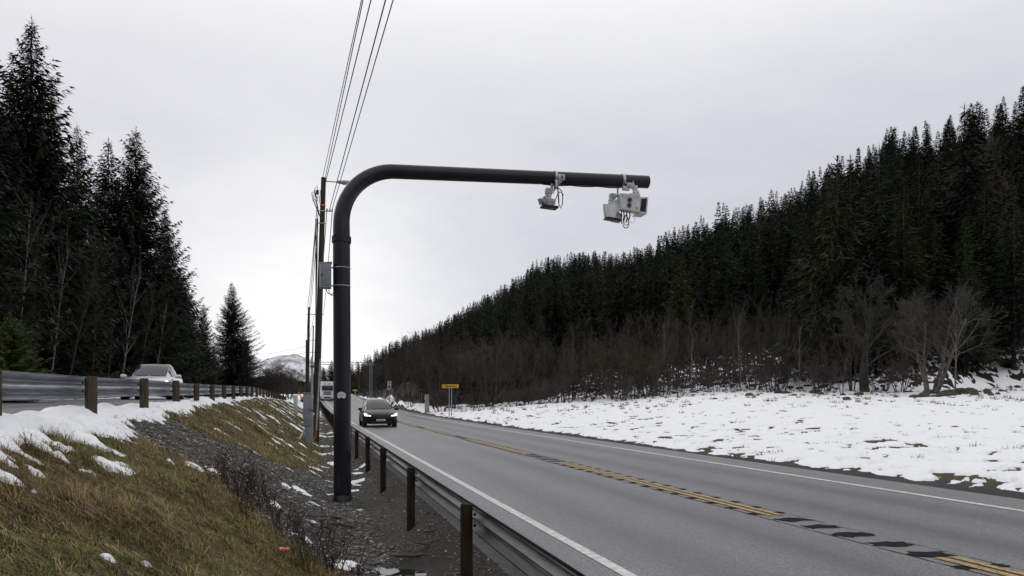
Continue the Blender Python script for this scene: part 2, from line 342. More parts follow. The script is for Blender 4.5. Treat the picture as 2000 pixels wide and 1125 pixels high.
# ---------------------------------------------------------------- mesh helpers
class MB:
    def __init__(s): s.v = []; s.f = []; s.n = 0
    def add(s, vs, fs):
        o = s.n; s.v.extend([tuple(p) for p in vs]); s.f.extend([tuple(i + o for i in f) for f in fs]); s.n += len(vs); return s
    def box(s, c, d, M=None, bev=0.0):
        x, y, z = d[0] / 2, d[1] / 2, d[2] / 2
        if bev > 0:
            bm = bmesh.new(); bmesh.ops.create_cube(bm, size=1.0)
            bmesh.ops.scale(bm, vec=d, verts=bm.verts); bmesh.ops.bevel(bm, geom=bm.edges[:], offset=bev, segments=2, affect='EDGES', profile=0.6)
            bm.verts.index_update()
            vs = [v.co.copy() for v in bm.verts]; fs = [[v.index for v in f.verts] for f in bm.faces]; bm.free()
        else:
            vs = [Vector(p) for p in ((-x, -y, -z), (x, -y, -z), (x, y, -z), (-x, y, -z), (-x, -y, z), (x, -y, z), (x, y, z), (-x, y, z))]
            fs = [(0, 3, 2, 1), (4, 5, 6, 7), (0, 1, 5, 4), (1, 2, 6, 5), (2, 3, 7, 6), (3, 0, 4, 7)]
        if M: vs = [M @ v for v in vs]
        return s.add([v + Vector(c) for v in vs], fs)
    def tube(s, pts, r, n=10, cap=True):
        pts = [Vector(p) for p in pts]; rs = r if isinstance(r, (list, tuple)) else [r] * len(pts)
        ref = None; rings = []
        for i, p in enumerate(pts):
            t = (pts[min(i + 1, len(pts) - 1)] - pts[max(i - 1, 0)]).normalized()
            if ref is None:
                ref = t.cross(Vector((0, 0, 1)) if abs(t.z) < 0.9 else Vector((1, 0, 0))).normalized()
            ref = (ref - t * ref.dot(t)).normalized(); q = t.cross(ref)
            rings.append([p + (ref * math.cos(2 * math.pi * k / n) + q * math.sin(2 * math.pi * k / n)) * rs[i] for k in range(n)])
        vs = [p for rg in rings for p in rg]; fs = []
        for i in range(len(pts) - 1):
            for k in range(n): fs.append((i * n + k, i * n + (k + 1) % n, (i + 1) * n + (k + 1) % n, (i + 1) * n + k))
        if cap: fs += [tuple(range(n - 1, -1, -1)), tuple(range((len(pts) - 1) * n, len(pts) * n))]
        return s.add(vs, fs)
    def loft(s, secs, closed=True, cap=True):
        n = len(secs[0]); vs = [p for q in secs for p in q]; fs = []
        for i in range(len(secs) - 1):
            for k in range(n if closed else n - 1):
                fs.append((i * n + k, i * n + (k + 1) % n, (i + 1) * n + (k + 1) % n, (i + 1) * n + k))
        if cap and closed: fs += [tuple(range(n - 1, -1, -1)), tuple(range((len(secs) - 1) * n, len(secs) * n))]
        return s.add(vs, fs)
    def prism(s, poly, a, b):
        """polygon (list of 3d points) extruded by vector b-a"""
        n = len(poly); d = Vector(b) - Vector(a)
        vs = [Vector(p) for p in poly] + [Vector(p) + d for p in poly]
        fs = [tuple(range(n - 1, -1, -1)), tuple(range(n, 2 * n))] + [(k, (k + 1) % n, n + (k + 1) % n, n + k) for k in range(n)]
        return s.add(vs, fs)
    def mesh(s, name, smooth=35):
        me = bpy.data.meshes.new(name); me.from_pydata(s.v, [], s.f); me.validate()
        bm = bmesh.new(); bm.from_mesh(me); bmesh.ops.recalc_face_normals(bm, faces=bm.faces[:]); bm.to_mesh(me); bm.free()
        if smooth:
            me.polygons.foreach_set('use_smooth', [True] * len(me.polygons)); me.set_sharp_from_angle(angle=math.radians(smooth))
        return me
    def build(s, name, mat, parent=None, smooth=35, label=None):
        return link(name, s.mesh(name, smooth), mat, parent, label)
def link(name, me, mat=None, parent=None, label=None):
    o = bpy.data.objects.new(name, me); COL.objects.link(o)
    if mat is not None and me is not None and len(me.materials) == 0: me.materials.append(MAT[mat] if isinstance(mat, str) else mat)
    if parent: o.parent = parent
    if label: o['label'] = label
    return o
def tag(o, label=None, cat=None, group=None, kind=None):
    if label: o['label'] = label
    if cat: o['category'] = cat
    if group: o['group'] = group
    if kind: o['kind'] = kind
    return o
def thing(name, loc, label, cat, group=None, rz=0.0):
    o = bpy.data.objects.new(name, None); COL.objects.link(o); o.location = loc; o.rotation_euler = (0, 0, rz)
    o.empty_display_size = 0.2
    return tag(o, label, cat, group)
def copy_thing(root, name=None):
    r = root.copy(); COL.objects.link(r)
    for c in root.children:
        k = c.copy(); COL.objects.link(k); k.parent = r
        for g in c.children:
            q = g.copy(); COL.objects.link(q); q.parent = k
    return r
def np_mesh(name, v, f, cols=None, smooth=False):
    v = np.ascontiguousarray(v, np.float32); f = np.ascontiguousarray(f, np.int32)
    me = bpy.data.meshes.new(name); nf, k = f.shape
    me.vertices.add(len(v)); me.vertices.foreach_set('co', v.ravel())
    me.loops.add(nf * k); me.loops.foreach_set('vertex_index', f.ravel())
    me.polygons.add(nf); me.polygons.foreach_set('loop_start', np.arange(0, nf * k, k, dtype=np.int32))
    if smooth: me.polygons.foreach_set('use_smooth', np.ones(nf, bool))
    me.update(calc_edges=True)
    if cols is not None:
        a = me.color_attributes.new('Col', 'FLOAT_COLOR', 'POINT')
        c4 = np.ones((len(v), 4), np.float32); c4[:, :3] = cols; a.data.foreach_set('color', c4.ravel())
    return me
def text_mesh(s, size, ext=0.002):
    cu = bpy.data.curves.new("lettering", 'FONT'); cu.body = s; cu.size = size; cu.extrude = ext; cu.offset = size * .02; cu.align_x = 'CENTER'; cu.align_y = 'CENTER'
    o = bpy.data.objects.new("lettering", cu); COL.objects.link(o)
    dg = bpy.context.evaluated_depsgraph_get(); me = bpy.data.meshes.new_from_object(o.evaluated_get(dg))
    bpy.data.objects.remove(o); me.name = "lettering"
    return me
# ---------------------------------------------------------------- ground, roads, snow
rng = np.random.default_rng(7)
def gravel_mask(X, Y):
    wob = 0.9 * (fbm(X, Y, .7, 3, 21) - .5) + 0.5 * (fbm(X, Y, 3.5, 2, 22) - .5)
    xs = [-2.9, -1.5, -0.6, 0.2]
    lo = np.interp(X, xs, [12.6, 12.5, 11.3, 9.3]); up = np.interp(X, xs, [15.8, 16.6, 18.4, 21.0])
    band = sm(Y + wob * 2, lo - .35, lo + .35) * sm(-(Y + wob * 3), -up - .6, -up + .6)
    ditch = sm(X + wob * 0.9, 0.15, 0.55)
    far_fade = 1 - 0.55 * sm(Y, 24, 34) * sm(-X, -1.0, -0.6)
    return np.clip(np.maximum(band * sm(X, -3.0, -2.6), ditch * far_fade), 0, 1) * sm(-X, -2.1, -1.9) * sm(X, -3.2, -2.8)
BLOBS = [(hit(*p)[0], hit(*p)[1], r) for p, r in (((210,1087),.06),((283,1094),.045),((590,963),.20),((558,950),.14),((645,1082),.10),((672,1100),.22),((612,1020),.10),
         ((575,1037),.10),((600,1052),.08),((222,912),.22),((380,905),.16),((412,912),.12),((650,905),.2),((690,950),.22),((700,925),.18),((715,905),.22),((540,985),.1),((690,960),.15),((333,900),.06))]
def snow_t(X, Y):
    phi, rho = polar(X, Y)
    r0 = np.interp(phi, T_PHI, T_R0)
    n1 = fbm(X, Y, .35, 3, 31); n2 = fbm(X, Y, 1.7, 4, 32); n3 = fbm(X, Y, 5.0, 3, 33)
    # right hand field
    t = 0.050 + 0.03 * (n1 - .5) + 0.022 * (n2 - .5) + 0.010 * (n3 - .5)
    nearroad = 1 - sm(X, 11.6, 24)
    t = t + nearroad * (0.06 * (fbm(X, Y, 1.9, 3, 38) - .5) + 0.035 * (fbm(X, Y, 5.5, 3, 39) - .5))
    hole = sm(n2 + 0.45 * (n3 - .5), 0.69 - 0.085 * nearroad, 0.90 - 0.10 * nearroad)
    hole = np.maximum(hole, sm(fbm(X, Y, 2.2, 4, 37), .66 - .05 * nearroad, .88 - .05 * nearroad))
    hole = np.maximum(hole, sm(fbm(X, Y, .55, 4, 36), .62, .66) * sm(n3, .42, .5) * (1 - sm(X, 11.6, 14.0)) * sm(-Y, -40, -20))
    t = t - 0.20 * hole
    t = t + 0.07 * np.exp(-((X - 12.9) / 0.7) ** 2) * n1
    edge = 11.95 + 0.5 * (n1 - .5) + 0.35 * (n2 - .5) + 0.25 * (n3 - .5)
    t = np.minimum(t, (X - edge) * 0.22)
    dep = rho - r0
    t = t - sm(dep, -4, 6) * (0.13 * sm(n2, .50, .70)) - sm(dep + 4 * (n1 - .5) + 3 * (n2 - .5) - 7 * sm(phi, .535, .60) - 22 * sm(phi, .04, .10) * sm(-phi, -.62, -.52) * sm(n2 + .4 * (n3 - .5), .40, .56), 1, 7) * 0.22
    # the strip of cleared snow under the left guard rail, running out in fingers down the bank
    fing = fbm(X, Y * 1.0, .55, 3, 41, fy=4.2); lump = fbm(X, Y, 1.1, 4, 42)
    reach = np.interp(Y, [0, 6, 9, 11, 14, 18, 30, 50], [-2.42, -2.42, -2.42, -2.6, -2.82, -2.95, -3.0, -3.1]) + (fing - .5) * np.interp(Y, [0, 9, 16, 40], [1.7, 1.7, 1.0, .7]) + .5 * (n3 - .5)
    h = np.interp(Y, [0, 8, 20, 40, 70, 110], [.18, .19, .13, .12, .10, .06])
    b = np.minimum((reach - X) * 0.28, 0.07) + h * np.clip(lump * 2.2 - .62, 0, 1.3) * np.exp(-((X + 3.35) / 0.62) ** 2) + .055 * (n2 - .5) + .04 * (n3 - .5) - .12 * sm(fbm(X, Y, 1.0, 4, 47, fy=4.5), .54, .68) * sm(X, -3.0, -2.3)
    b = np.minimum(b, (X + 4.35 + .9 * (lump - .5) + .3 * (n3 - .5)) * 0.6) * 1.0
    b = np.where(Y > 112, -0.3, b)
    # thin streaks higher up the far bank and small left-over pieces
    stre = fbm(X, Y, .8, 3, 43, fy=3.2)
    f = (stre - np.interp(Y, [14, 22, 30, 45, 80], [.82, .76, .715, .68, .64]) + .12 * (n3 - .5)) * 0.5
    f = np.where((X > -3) & (X < 1.35) & (Y > 14), f, -0.3) + np.where(X > .4, 0.012 * sm(Y, 15, 24), 0)
    l = np.maximum(b, f)
    for bx, by, br in BLOBS:
        q = ((X - bx) / br) ** 2 + ((Y - by) / (br * 1.3)) ** 2
        l = np.maximum(l, np.where(q < 4, (0.9 - q) * 0.035 + 0.05 * (n3 - .5), -0.3))
    # beyond the side road
    o = np.minimum(0.32 * (lump - .46), (-10.05 - X) * 0.8) * 1.3 - sm(-X, 11.5, 14) * (0.10 * sm(n1, .4, .6) + .02)
    hollow = np.where(Y > 60, 0.10 * (n2 - .4), 0)        # snowy flat where the side road drops away
    o = np.maximum(o, np.where((X < -3.4) & (Y > 118), hollow + 0.03, -0.3))
    o = np.where((X < -3.9) & (X > -10.0) & (Y < 118), -0.3, o)
    l = np.where(X < -3.9, np.maximum(o, b), l)
    l = np.where((X > -3.9) & (X < 1.3) & (Y > 95), np.maximum(l, 0.09 * (n2 - .38)), l)
    out = np.where(X > 6, t, np.where(X > 1.6, -0.3, l))
    return np.clip(out, -0.3, 0.6)

th = np.concatenate([np.arange(-180, -110, 1.5), np.arange(-110, -58, .4), np.arange(-58, 48, 0.11), np.arange(48, 110, .4), np.arange(110, 180.1, 1.5)]) * math.pi / 180
rr = np.concatenate([np.geomspace(0.4, 3, 60)[:-1], np.geomspace(3, 100, 470)[:-1], np.geomspace(100, 6000, 90)])
PH, RR = np.meshgrid(th, rr)
GX = RR * np.sin(PH + TH); GY = RR * np.cos(PH + TH)
GZ = ground(GX, GY)
nr, nt_ = GX.shape
idx = np.arange(nr * nt_).reshape(nr, nt_)
FQ = np.stack([idx[:-1, :-1], idx[:-1, 1:], idx[1:, 1:], idx[1:, :-1]], -1).reshape(-1, 4)[:, ::-1]
gm = gravel_mask(GX, GY); n1 = fbm(GX, GY, 1.2, 4, 51)[..., None]; n2 = fbm(GX, GY, .3, 3, 52)[..., None]
def C3(*c): return np.array(c)
grass = C3(.065, .062, .022) * (1 - n1) + C3(.11, .075, .036) * n1
col = grass * (0.8 + 0.4 * n2)
col = col * (1 - gm[..., None]) + (C3(.062, .059, .055) * (0.6 + 0.8 * n1)) * gm[..., None]
wet = (sm(GX, 0.7, 1.0) * sm(-GX, -2.0, -1.7))[..., None]
col = col * (1 - 0.45 * wet * n2)
fld = (GX > 11.3)[..., None]
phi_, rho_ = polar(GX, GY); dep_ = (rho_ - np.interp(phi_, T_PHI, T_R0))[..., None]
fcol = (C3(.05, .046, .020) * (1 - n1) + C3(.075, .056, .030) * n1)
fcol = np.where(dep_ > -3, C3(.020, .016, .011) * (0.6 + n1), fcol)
fcol = np.where(((GX > 11) & (GX < 12.15 + .5 * (n2[..., 0] - .5)))[..., None], C3(.040, .039, .038) * (0.6 + .8 * n1), fcol)
col = np.where(fld, fcol, col)
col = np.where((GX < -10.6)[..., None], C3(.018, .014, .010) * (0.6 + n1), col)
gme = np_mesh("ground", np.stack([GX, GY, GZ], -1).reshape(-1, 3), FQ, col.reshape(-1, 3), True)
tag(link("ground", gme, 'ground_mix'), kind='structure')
# snow lies on the ground with its own thickness
sel = (np.abs(PH) < math.radians(109)) & (RR > .4) & (RR < 420)
T = np.full(GX.shape, -0.3); T[sel] = snow_t(GX[sel], GY[sel])
SZ = GZ + T
tv = T.ravel()
keep = (tv[FQ] > -0.012).any(1) & (tv[FQ] > -0.29).all(1)
fq = FQ[keep]; used, inv = np.unique(fq, return_inverse=True)
sv = np.stack([GX, GY, SZ], -1).reshape(-1, 3)[used]
tag(link("snow", np_mesh("snow", sv, inv.reshape(-1, 4), None, True), 'snow'), kind='structure')

def strip(name, xa, xb, ys, zf, dz, mat, skirt=0.25, nx=2):
    ys = np.asarray(ys, float); xs = np.linspace(xa, xb, nx); mb = MB()
    rows = []
    for y in ys:
        z = float(zf(y)) + dz
        pr = [(x, y, z) for x in xs]
        if skirt: pr = [(xa - 0.10, y, z - skirt)] + pr + [(xb + 0.10, y, z - skirt)]
        rows.append(pr)
    mb.loft(rows, closed=False)
    return tag(mb.build(name, mat, smooth=20), kind='structure')
ys = np.concatenate([np.arange(-60, 40, 5), np.arange(40, 420, 4)])
strip("road", 1.9, 11.1, ys, zr, 0.0, 'asphalt')
strip("side_road", -10.0, -3.95, np.concatenate([np.arange(-60, 130, 4)]), zu, 0.0, 'asphalt_side')
def line_mb(mb, x, w, y0, y1, dz, step=2.0):
    ys = np.linspace(y0, y1, max(2, int((y1 - y0) / step) + 1))
    mb.loft([[(x - w / 2, y, float(zr(y)) + dz), (x + w / 2, y, float(zr(y)) + dz)] for y in ys], closed=False)
for x, w in ((2.80, .13), (9.93, .15)):
    mb = MB(); line_mb(mb, x, w, -30, 330, 0.006); tag(mb.build("edge_line", 'white_line'), kind='structure')
mb = MB(); mp_ = MB(); rp = random.Random(3)
XC = 6.22
for k in range(-1, 26):
    y0 = 9.05 + 12.05 * k; y1 = y0 + 9.2
    for s in (-1, 1): line_mb(mb, XC + s * 0.085, 0.095, y0, y1, 0.010)
tag(mb.build("centre_line", 'yellow_line'), kind='structure')
y = -3.0
while y < 90:
    ph = (y - 9.05) % 12.05; gap = ph > 9.2
    spans = [(-0.26, 0.26)] if gap else [(-0.31, -0.03), (0.03, 0.31)]
    for a, b in spans:
        n = 22; pts = []
        for k in range(n):
            t = 2 * math.pi * k / n; ex = abs(math.cos(t)) ** 0.6 * math.copysign(1, math.cos(t)); ey = abs(math.sin(t)) ** 0.6 * math.copysign(1, math.sin(t))
            px = XC + (a + b) / 2 + (b - a) / 2 * ex * rp.uniform(.70, 1.10); sl = (0.30 if gap else 0.05) * ((a + b) / 2 + (b - a) / 2 * ex)
            py = y + (0.16 if gap else 0.10) * ey * rp.uniform(.6, 1.2) - sl * 0.35
            pts.append((px, py, float(zr(py)) + 0.004))
        c = (XC + (a + b) / 2, y, float(zr(y)) + 0.004)
        mp_.add(pts + [c], [(k, (k + 1) % n, n) for k in range(n)])
    y += 0.585
for xo in (-.27, .25):
    ring_ = []; yq = -3.0
    while yq < 30:
        c_ = XC + xo + .04 * (float(fbm(np.array([yq]), np.array([xo * 9]), 1.2, 3, 91)[0]) - .5); w_ = .012 * rp.uniform(.3, 1.2) if xo < 0 else .006 * rp.uniform(.1, 1.2)
        ring_.append([(c_ - w_, yq, float(zr(yq)) + .0035), (c_ + w_, yq, float(zr(yq)) + .0035)]); yq += .12
    mp_.loft(ring_, closed=False)
tag(mp_.build("milled_rumble_patches", 'milled_asphalt'), kind='structure')
for i, (px_, py_, rx_, ry_, dz_) in enumerate(PUDDLES[:2]):
    base = float(np.min(ground(px_ + rx_ * np.linspace(-.5, .5, 9)[:, None], py_ + ry_ * np.linspace(-.5, .5, 9)[None]))); mbp = MB()
    g = np.linspace(-1.7, 1.7, 30); 
    ring = [(px_ + 1.25 * rx_ * math.cos(a) * (1 + .15 * math.sin(3 * a + i)), py_ + 1.25 * ry_ * math.sin(a) * (1 + .12 * math.cos(2 * a)), base + dz_ * .55) for a in np.linspace(0, 2 * math.pi, 40, endpoint=False)]
    mbp.add(ring, [tuple(range(40))]); tag(mbp.build("puddle", 'puddle_water', smooth=0), kind='structure')

# distant mountain behind the road
mx = np.linspace(-1, 1, 160); my = np.linspace(0, 1, 60); MX, MY = np.meshgrid(mx, my)
c0 = W(560, 782, 2600); ax = Vector((CT, -ST, 0)); fy_ = Vector((ST, CT, 0))
prof = np.interp(MX * 700 + 560, [-140, 300, 440, 480, 510, 540, 575, 605, 640, 690, 780, 1260], [0, 120, 112, 98, 78, 88, 92, 82, 60, 40, 20, 0])
hz = prof / F * 2600 * np.clip(1 - np.abs(MY * 1.5 - .5) * 1.0, 0, 1) + 14 * (fbm(MX * 8, MY * 8, 1, 5, 61) - .5) + 10 * (fbm(MX * 60, MY * 20, 1, 3, 62) - .5)
mw = 700 / F * 2600
MXw = c0[0] + MX * mw * ax.x + (MY - .33) * 700 * fy_.x; MYw = c0[1] + MX * mw * ax.y + (MY - .33) * 700 * fy_.y
n_, m_ = MX.shape; ii = np.arange(n_ * m_).reshape(n_, m_)
ff = np.stack([ii[:-1, :-1], ii[:-1, 1:], ii[1:, 1:], ii[1:, :-1]], -1).reshape(-1, 4)
tag(link("mountain", np_mesh("mountain", np.stack([MXw, MYw, hz], -1).reshape(-1, 3), ff, None, True), 'mountain_mix'), kind='structure')

# ---- grass on the bank (countless blades, one object)
def scatter(n, u0, u1, d0, d1, seed, p=1.0):
    r = np.random.default_rng(seed); u = r.uniform(u0, u1, n); t = r.uniform(0, 1, n) ** p
    d = d0 * (d1 / d0) ** t; px = u; xc = (px - CX) / F * d
    return xc * CT + d * ST, -xc * ST + d * CT, d
X, Y, D = scatter(720000, -1100, 700, 1.6, 85, 5, 0.72)
ok = (X > -3.6) & (X < 0.62); X, Y, D = X[ok], Y[ok], D[ok]
r = np.random.default_rng(8)
g = gravel_mask(X, Y); t = snow_t(X, Y)
clump = fbm(X, Y, 1.5, 3, 71); tuft = fbm(X, Y, 5.5, 2, 72)
pr = (1 - 0.985 * g) * np.where(t > 0.02, 0.03, 1.0) * np.where(X > .3, .5, 1) * (0.35 + 1.2 * tuft)
ok = r.uniform(0, 1, len(X)) < pr; X, Y, D, clump, tuft, t = [a[ok] for a in (X, Y, D, clump, tuft, t)]
Z = ground(X, Y); N = len(X)
L = (0.055 + 0.15 * r.uniform(0, 1, N) ** 2.2) * (0.6 + 0.9 * tuft) * np.where(Y > 18, .8, 1)
wd = np.maximum(0.0038, D * 0.0006) * r.uniform(.7, 1.3, N)
swirl = (fbm(X, Y, 2.3, 3, 73) - .5) * 9.0
cs_ = 0.21; ix_ = np.floor(X / cs_).astype(np.int64); iy_ = np.floor(Y / cs_).astype(np.int64)      # tussocks
best = np.full(N, 9.0); tx_ = X.copy(); ty_ = Y.copy(); hsh = np.zeros(N)
for da in (-1, 0, 1):
    for db in (-1, 0, 1):
        cxx = (ix_ + da + lat(ix_ + da, iy_ + db, 401)) * cs_; cyy = (iy_ + db + lat(ix_ + da, iy_ + db, 402)) * cs_
        q2_ = (X - cxx) ** 2 + (Y - cyy) ** 2; bt = q2_ < best
        best = np.where(bt, q2_, best); tx_ = np.where(bt, cxx, tx_); ty_ = np.where(bt, cyy, ty_); hsh = np.where(bt, lat(ix_ + da, iy_ + db, 403), hsh)
core = np.exp(-best / .006)
ang = np.arctan2(Y - ty_ + .25 * (fbm(X, Y, 1.1, 2, 78) - .5), X - tx_ + .045) + r.normal(0, .55, N)     # fanning out, combed down the slope
L = L * (0.62 + 0.5 * core) * (.7 + .6 * hsh)
lx, ly = np.cos(ang), np.sin(ang)
flat = np.clip(0.68 + 0.9 * (fbm(X, Y, .9, 2, 74) - .3) + r.normal(0, .18, N), .1, 1.05)
sx, sy = -ly, lx
zs = []; pts = []
for k, (a, bz, w) in enumerate(((0, 0, 1), (.4, .42, .85), (.78, .6, .55), (1.0, .55, .08))):
    hx = X + lx * L * flat * a; hy = Y + ly * L * flat * a
    up = L * (1.05 - flat * .8) * bz * 1.5 + 0.012 + .035 * core * (1 - a)
    slope = ground(hx, hy, False) - ground(X, Y, False)
    hz_ = Z + up + slope
    if k == 0: hz_ = Z - 0.01
    for s in (-1, 1):
        pts.append(np.stack([hx + s * sx * wd * w * .5, hy + s * sy * wd * w * .5, hz_], -1))
V = np.stack(pts, 1).reshape(-1, 3)
b0 = np.arange(N)[:, None, None] * 8
FB = (b0 + np.array([[0, 1, 3, 2], [2, 3, 5, 4], [4, 5, 7, 6]])[None]).reshape(-1, 4)
pal = np.array([(.140, .142, .036), (.220, .195, .060), (.265, .185, .075), (.190, .118, .056), (.34, .27, .14), (.06, .042, .026)])
zone = np.clip((fbm(X, Y, .55, 3, 75) - .5) * 1.8 + .38 + np.where(Y > 17, -.25, 0) + .5 * (fbm(X, Y, 3.2, 3, 76) - .5) + .7 * (hsh - .5), 0.08, .92)      # 0 green .. 1 brown
q = r.uniform(0, 1, N)
ci = np.where(q < .10, 4, np.where(q < .16, 5, np.where(r.uniform(0, 1, N) < zone, np.where(r.uniform(0, 1, N) < .5, 2, 3), np.where(r.uniform(0, 1, N) < .5, 0, 1))))
cb = pal[ci] * r.uniform(.55, 1.25, (N, 1)) * (0.55 + 0.6 * fbm(X, Y, 4.0, 3, 77) + .25 * core + .25 * (hsh - .5))[:, None]
tag(link("grass", np_mesh("grass", V, FB, np.repeat(cb, 8, 0)), 'grass_blades'), kind='stuff')

# ---- gravel stones
X, Y, D = scatter(150000, 200, 1150, 5.5, 42, 15, 0.85)
r = np.random.default_rng(18)
g = gravel_mask(X, Y); ok = (X > -3) & (X < 1.95) & (r.uniform(0, 1, len(X)) < g * np.where(X > 1.0, .45, 1.0)); X, Y, D = X[ok], Y[ok], D[ok]
dry = np.ones(len(X), bool)
for (px_, py_, rx_, ry_, dz_) in PUDDLES[:2]: dry &= (((X - px_) / rx_) ** 2 + ((Y - py_) / ry_) ** 2 > 0.9) | (r.uniform(0, 1, len(X)) < .03)
X, Y, D = X[dry], Y[dry], D[dry]; N = len(X)
size = np.maximum(0.007 + 0.020 * r.uniform(0, 1, N) ** 2.6, D * 0.0007) * np.where(r.uniform(0, 1, N) < .01, 2.4, 1) * np.where(X > 1.0, .75, 1)
bm = bmesh.new(); bmesh.ops.create_icosphere(bm, subdivisions=1, radius=1.0); bm.verts.index_update()
iv = np.array([v.co for v in bm.verts]); fi = np.array([[v.index for v in f.verts] for f in bm.faces]); bm.free()
sh = iv[None] * (1 + r.uniform(-.35, .35, (N, len(iv), 1)))
sc = r.uniform(.6, 1.4, (N, 1, 3)); sc[..., 2] *= .7
sh = sh * sc; a = r.uniform(0, 6.3, N)[:, None]; ca, sa = np.cos(a), np.sin(a)
vx = sh[..., 0] * ca - sh[..., 1] * sa; vy = sh[..., 0] * sa + sh[..., 1] * ca
V = np.stack([X[:, None] + vx * size[:, None], Y[:, None] + vy * size[:, None], ground(X, Y)[:, None] + sh[..., 2] * size[:, None] + size[:, None] * .25], -1)
FB = (np.arange(N)[:, None, None] * len(iv) + fi[None]).reshape(-1, 3)
k = r.uniform(0, 1, (N, 1)); cs = np.where(k < .55, np.array([[.075, .072, .068]]), np.where(k < .88, np.array([[.15, .145, .138]]), np.array([[.38, .37, .35]]))) * r.uniform(.6, 1.3, (N, 1))
tag(link("gravel", np_mesh("gravel", V.reshape(-1, 3), FB, np.repeat(cs, len(iv), 0)), 'gravel_stones'), kind='stuff')

# ---- dry tufts sticking out of the snow in the field
r = np.random.default_rng(28); vs = []; fs = []; nn = 0; cs = []
spots = []
for k in range(330):
    px = r.uniform(860, 2000); u = r.uniform(0, 1)
    phi = math.atan((px - CX) / F); r0_ = float(np.interp(phi, T_PHI, T_R0)); re_ = 11.7 / math.sin(phi + TH)
    rho = re_ + (r0_ - re_) * (1 - .45 * u ** 2 if r.uniform() < .8 else u)
    if rho < re_: continue
    spots.append((rho * math.sin(phi + TH), rho * math.cos(phi + TH)))
for (x, y) in spots:
    z = float(ground(np.array([x]), np.array([y]))[0]) + .03; nb = int(r.integers(6, 22)); rad = r.uniform(.05, .30)
    dd = math.hypot(x, y)
    for b in range(nb):
        a = r.uniform(0, 6.3); ox, oy = rad * r.normal(0, .5), rad * r.normal(0, .5); far_ = min(1, max(0, (dd - 30) / 25)); l = r.uniform(.06, .24) * (1 + .9 * far_); ln = r.uniform(.3, 1.0)
        w = max(.006, dd * .0004); p0 = (x + ox, y + oy, z - .05); p1 = (x + ox + math.cos(a) * l * ln, y + oy + math.sin(a) * l * ln, z + l * (1.1 - ln * .8))
        vs += [(p0[0] - w * CT, p0[1] + w * ST, p0[2]), (p0[0] + w * CT, p0[1] - w * ST, p0[2]), p1]; fs.append((nn, nn + 1, nn + 2)); nn += 3
        c = np.array((.10, .075, .04)) * r.uniform(.5, 1.5); cs += [c] * 3
tag(link("dry_field_grass", np_mesh("dry_field_grass", np.array(vs), np.array(fs), np.array(cs)), 'grass_blades'), kind='stuff')
# ---------------------------------------------------------------- trees
def gz(x, y): return float(ground(np.array([float(x)]), np.array([float(y)]))[0])

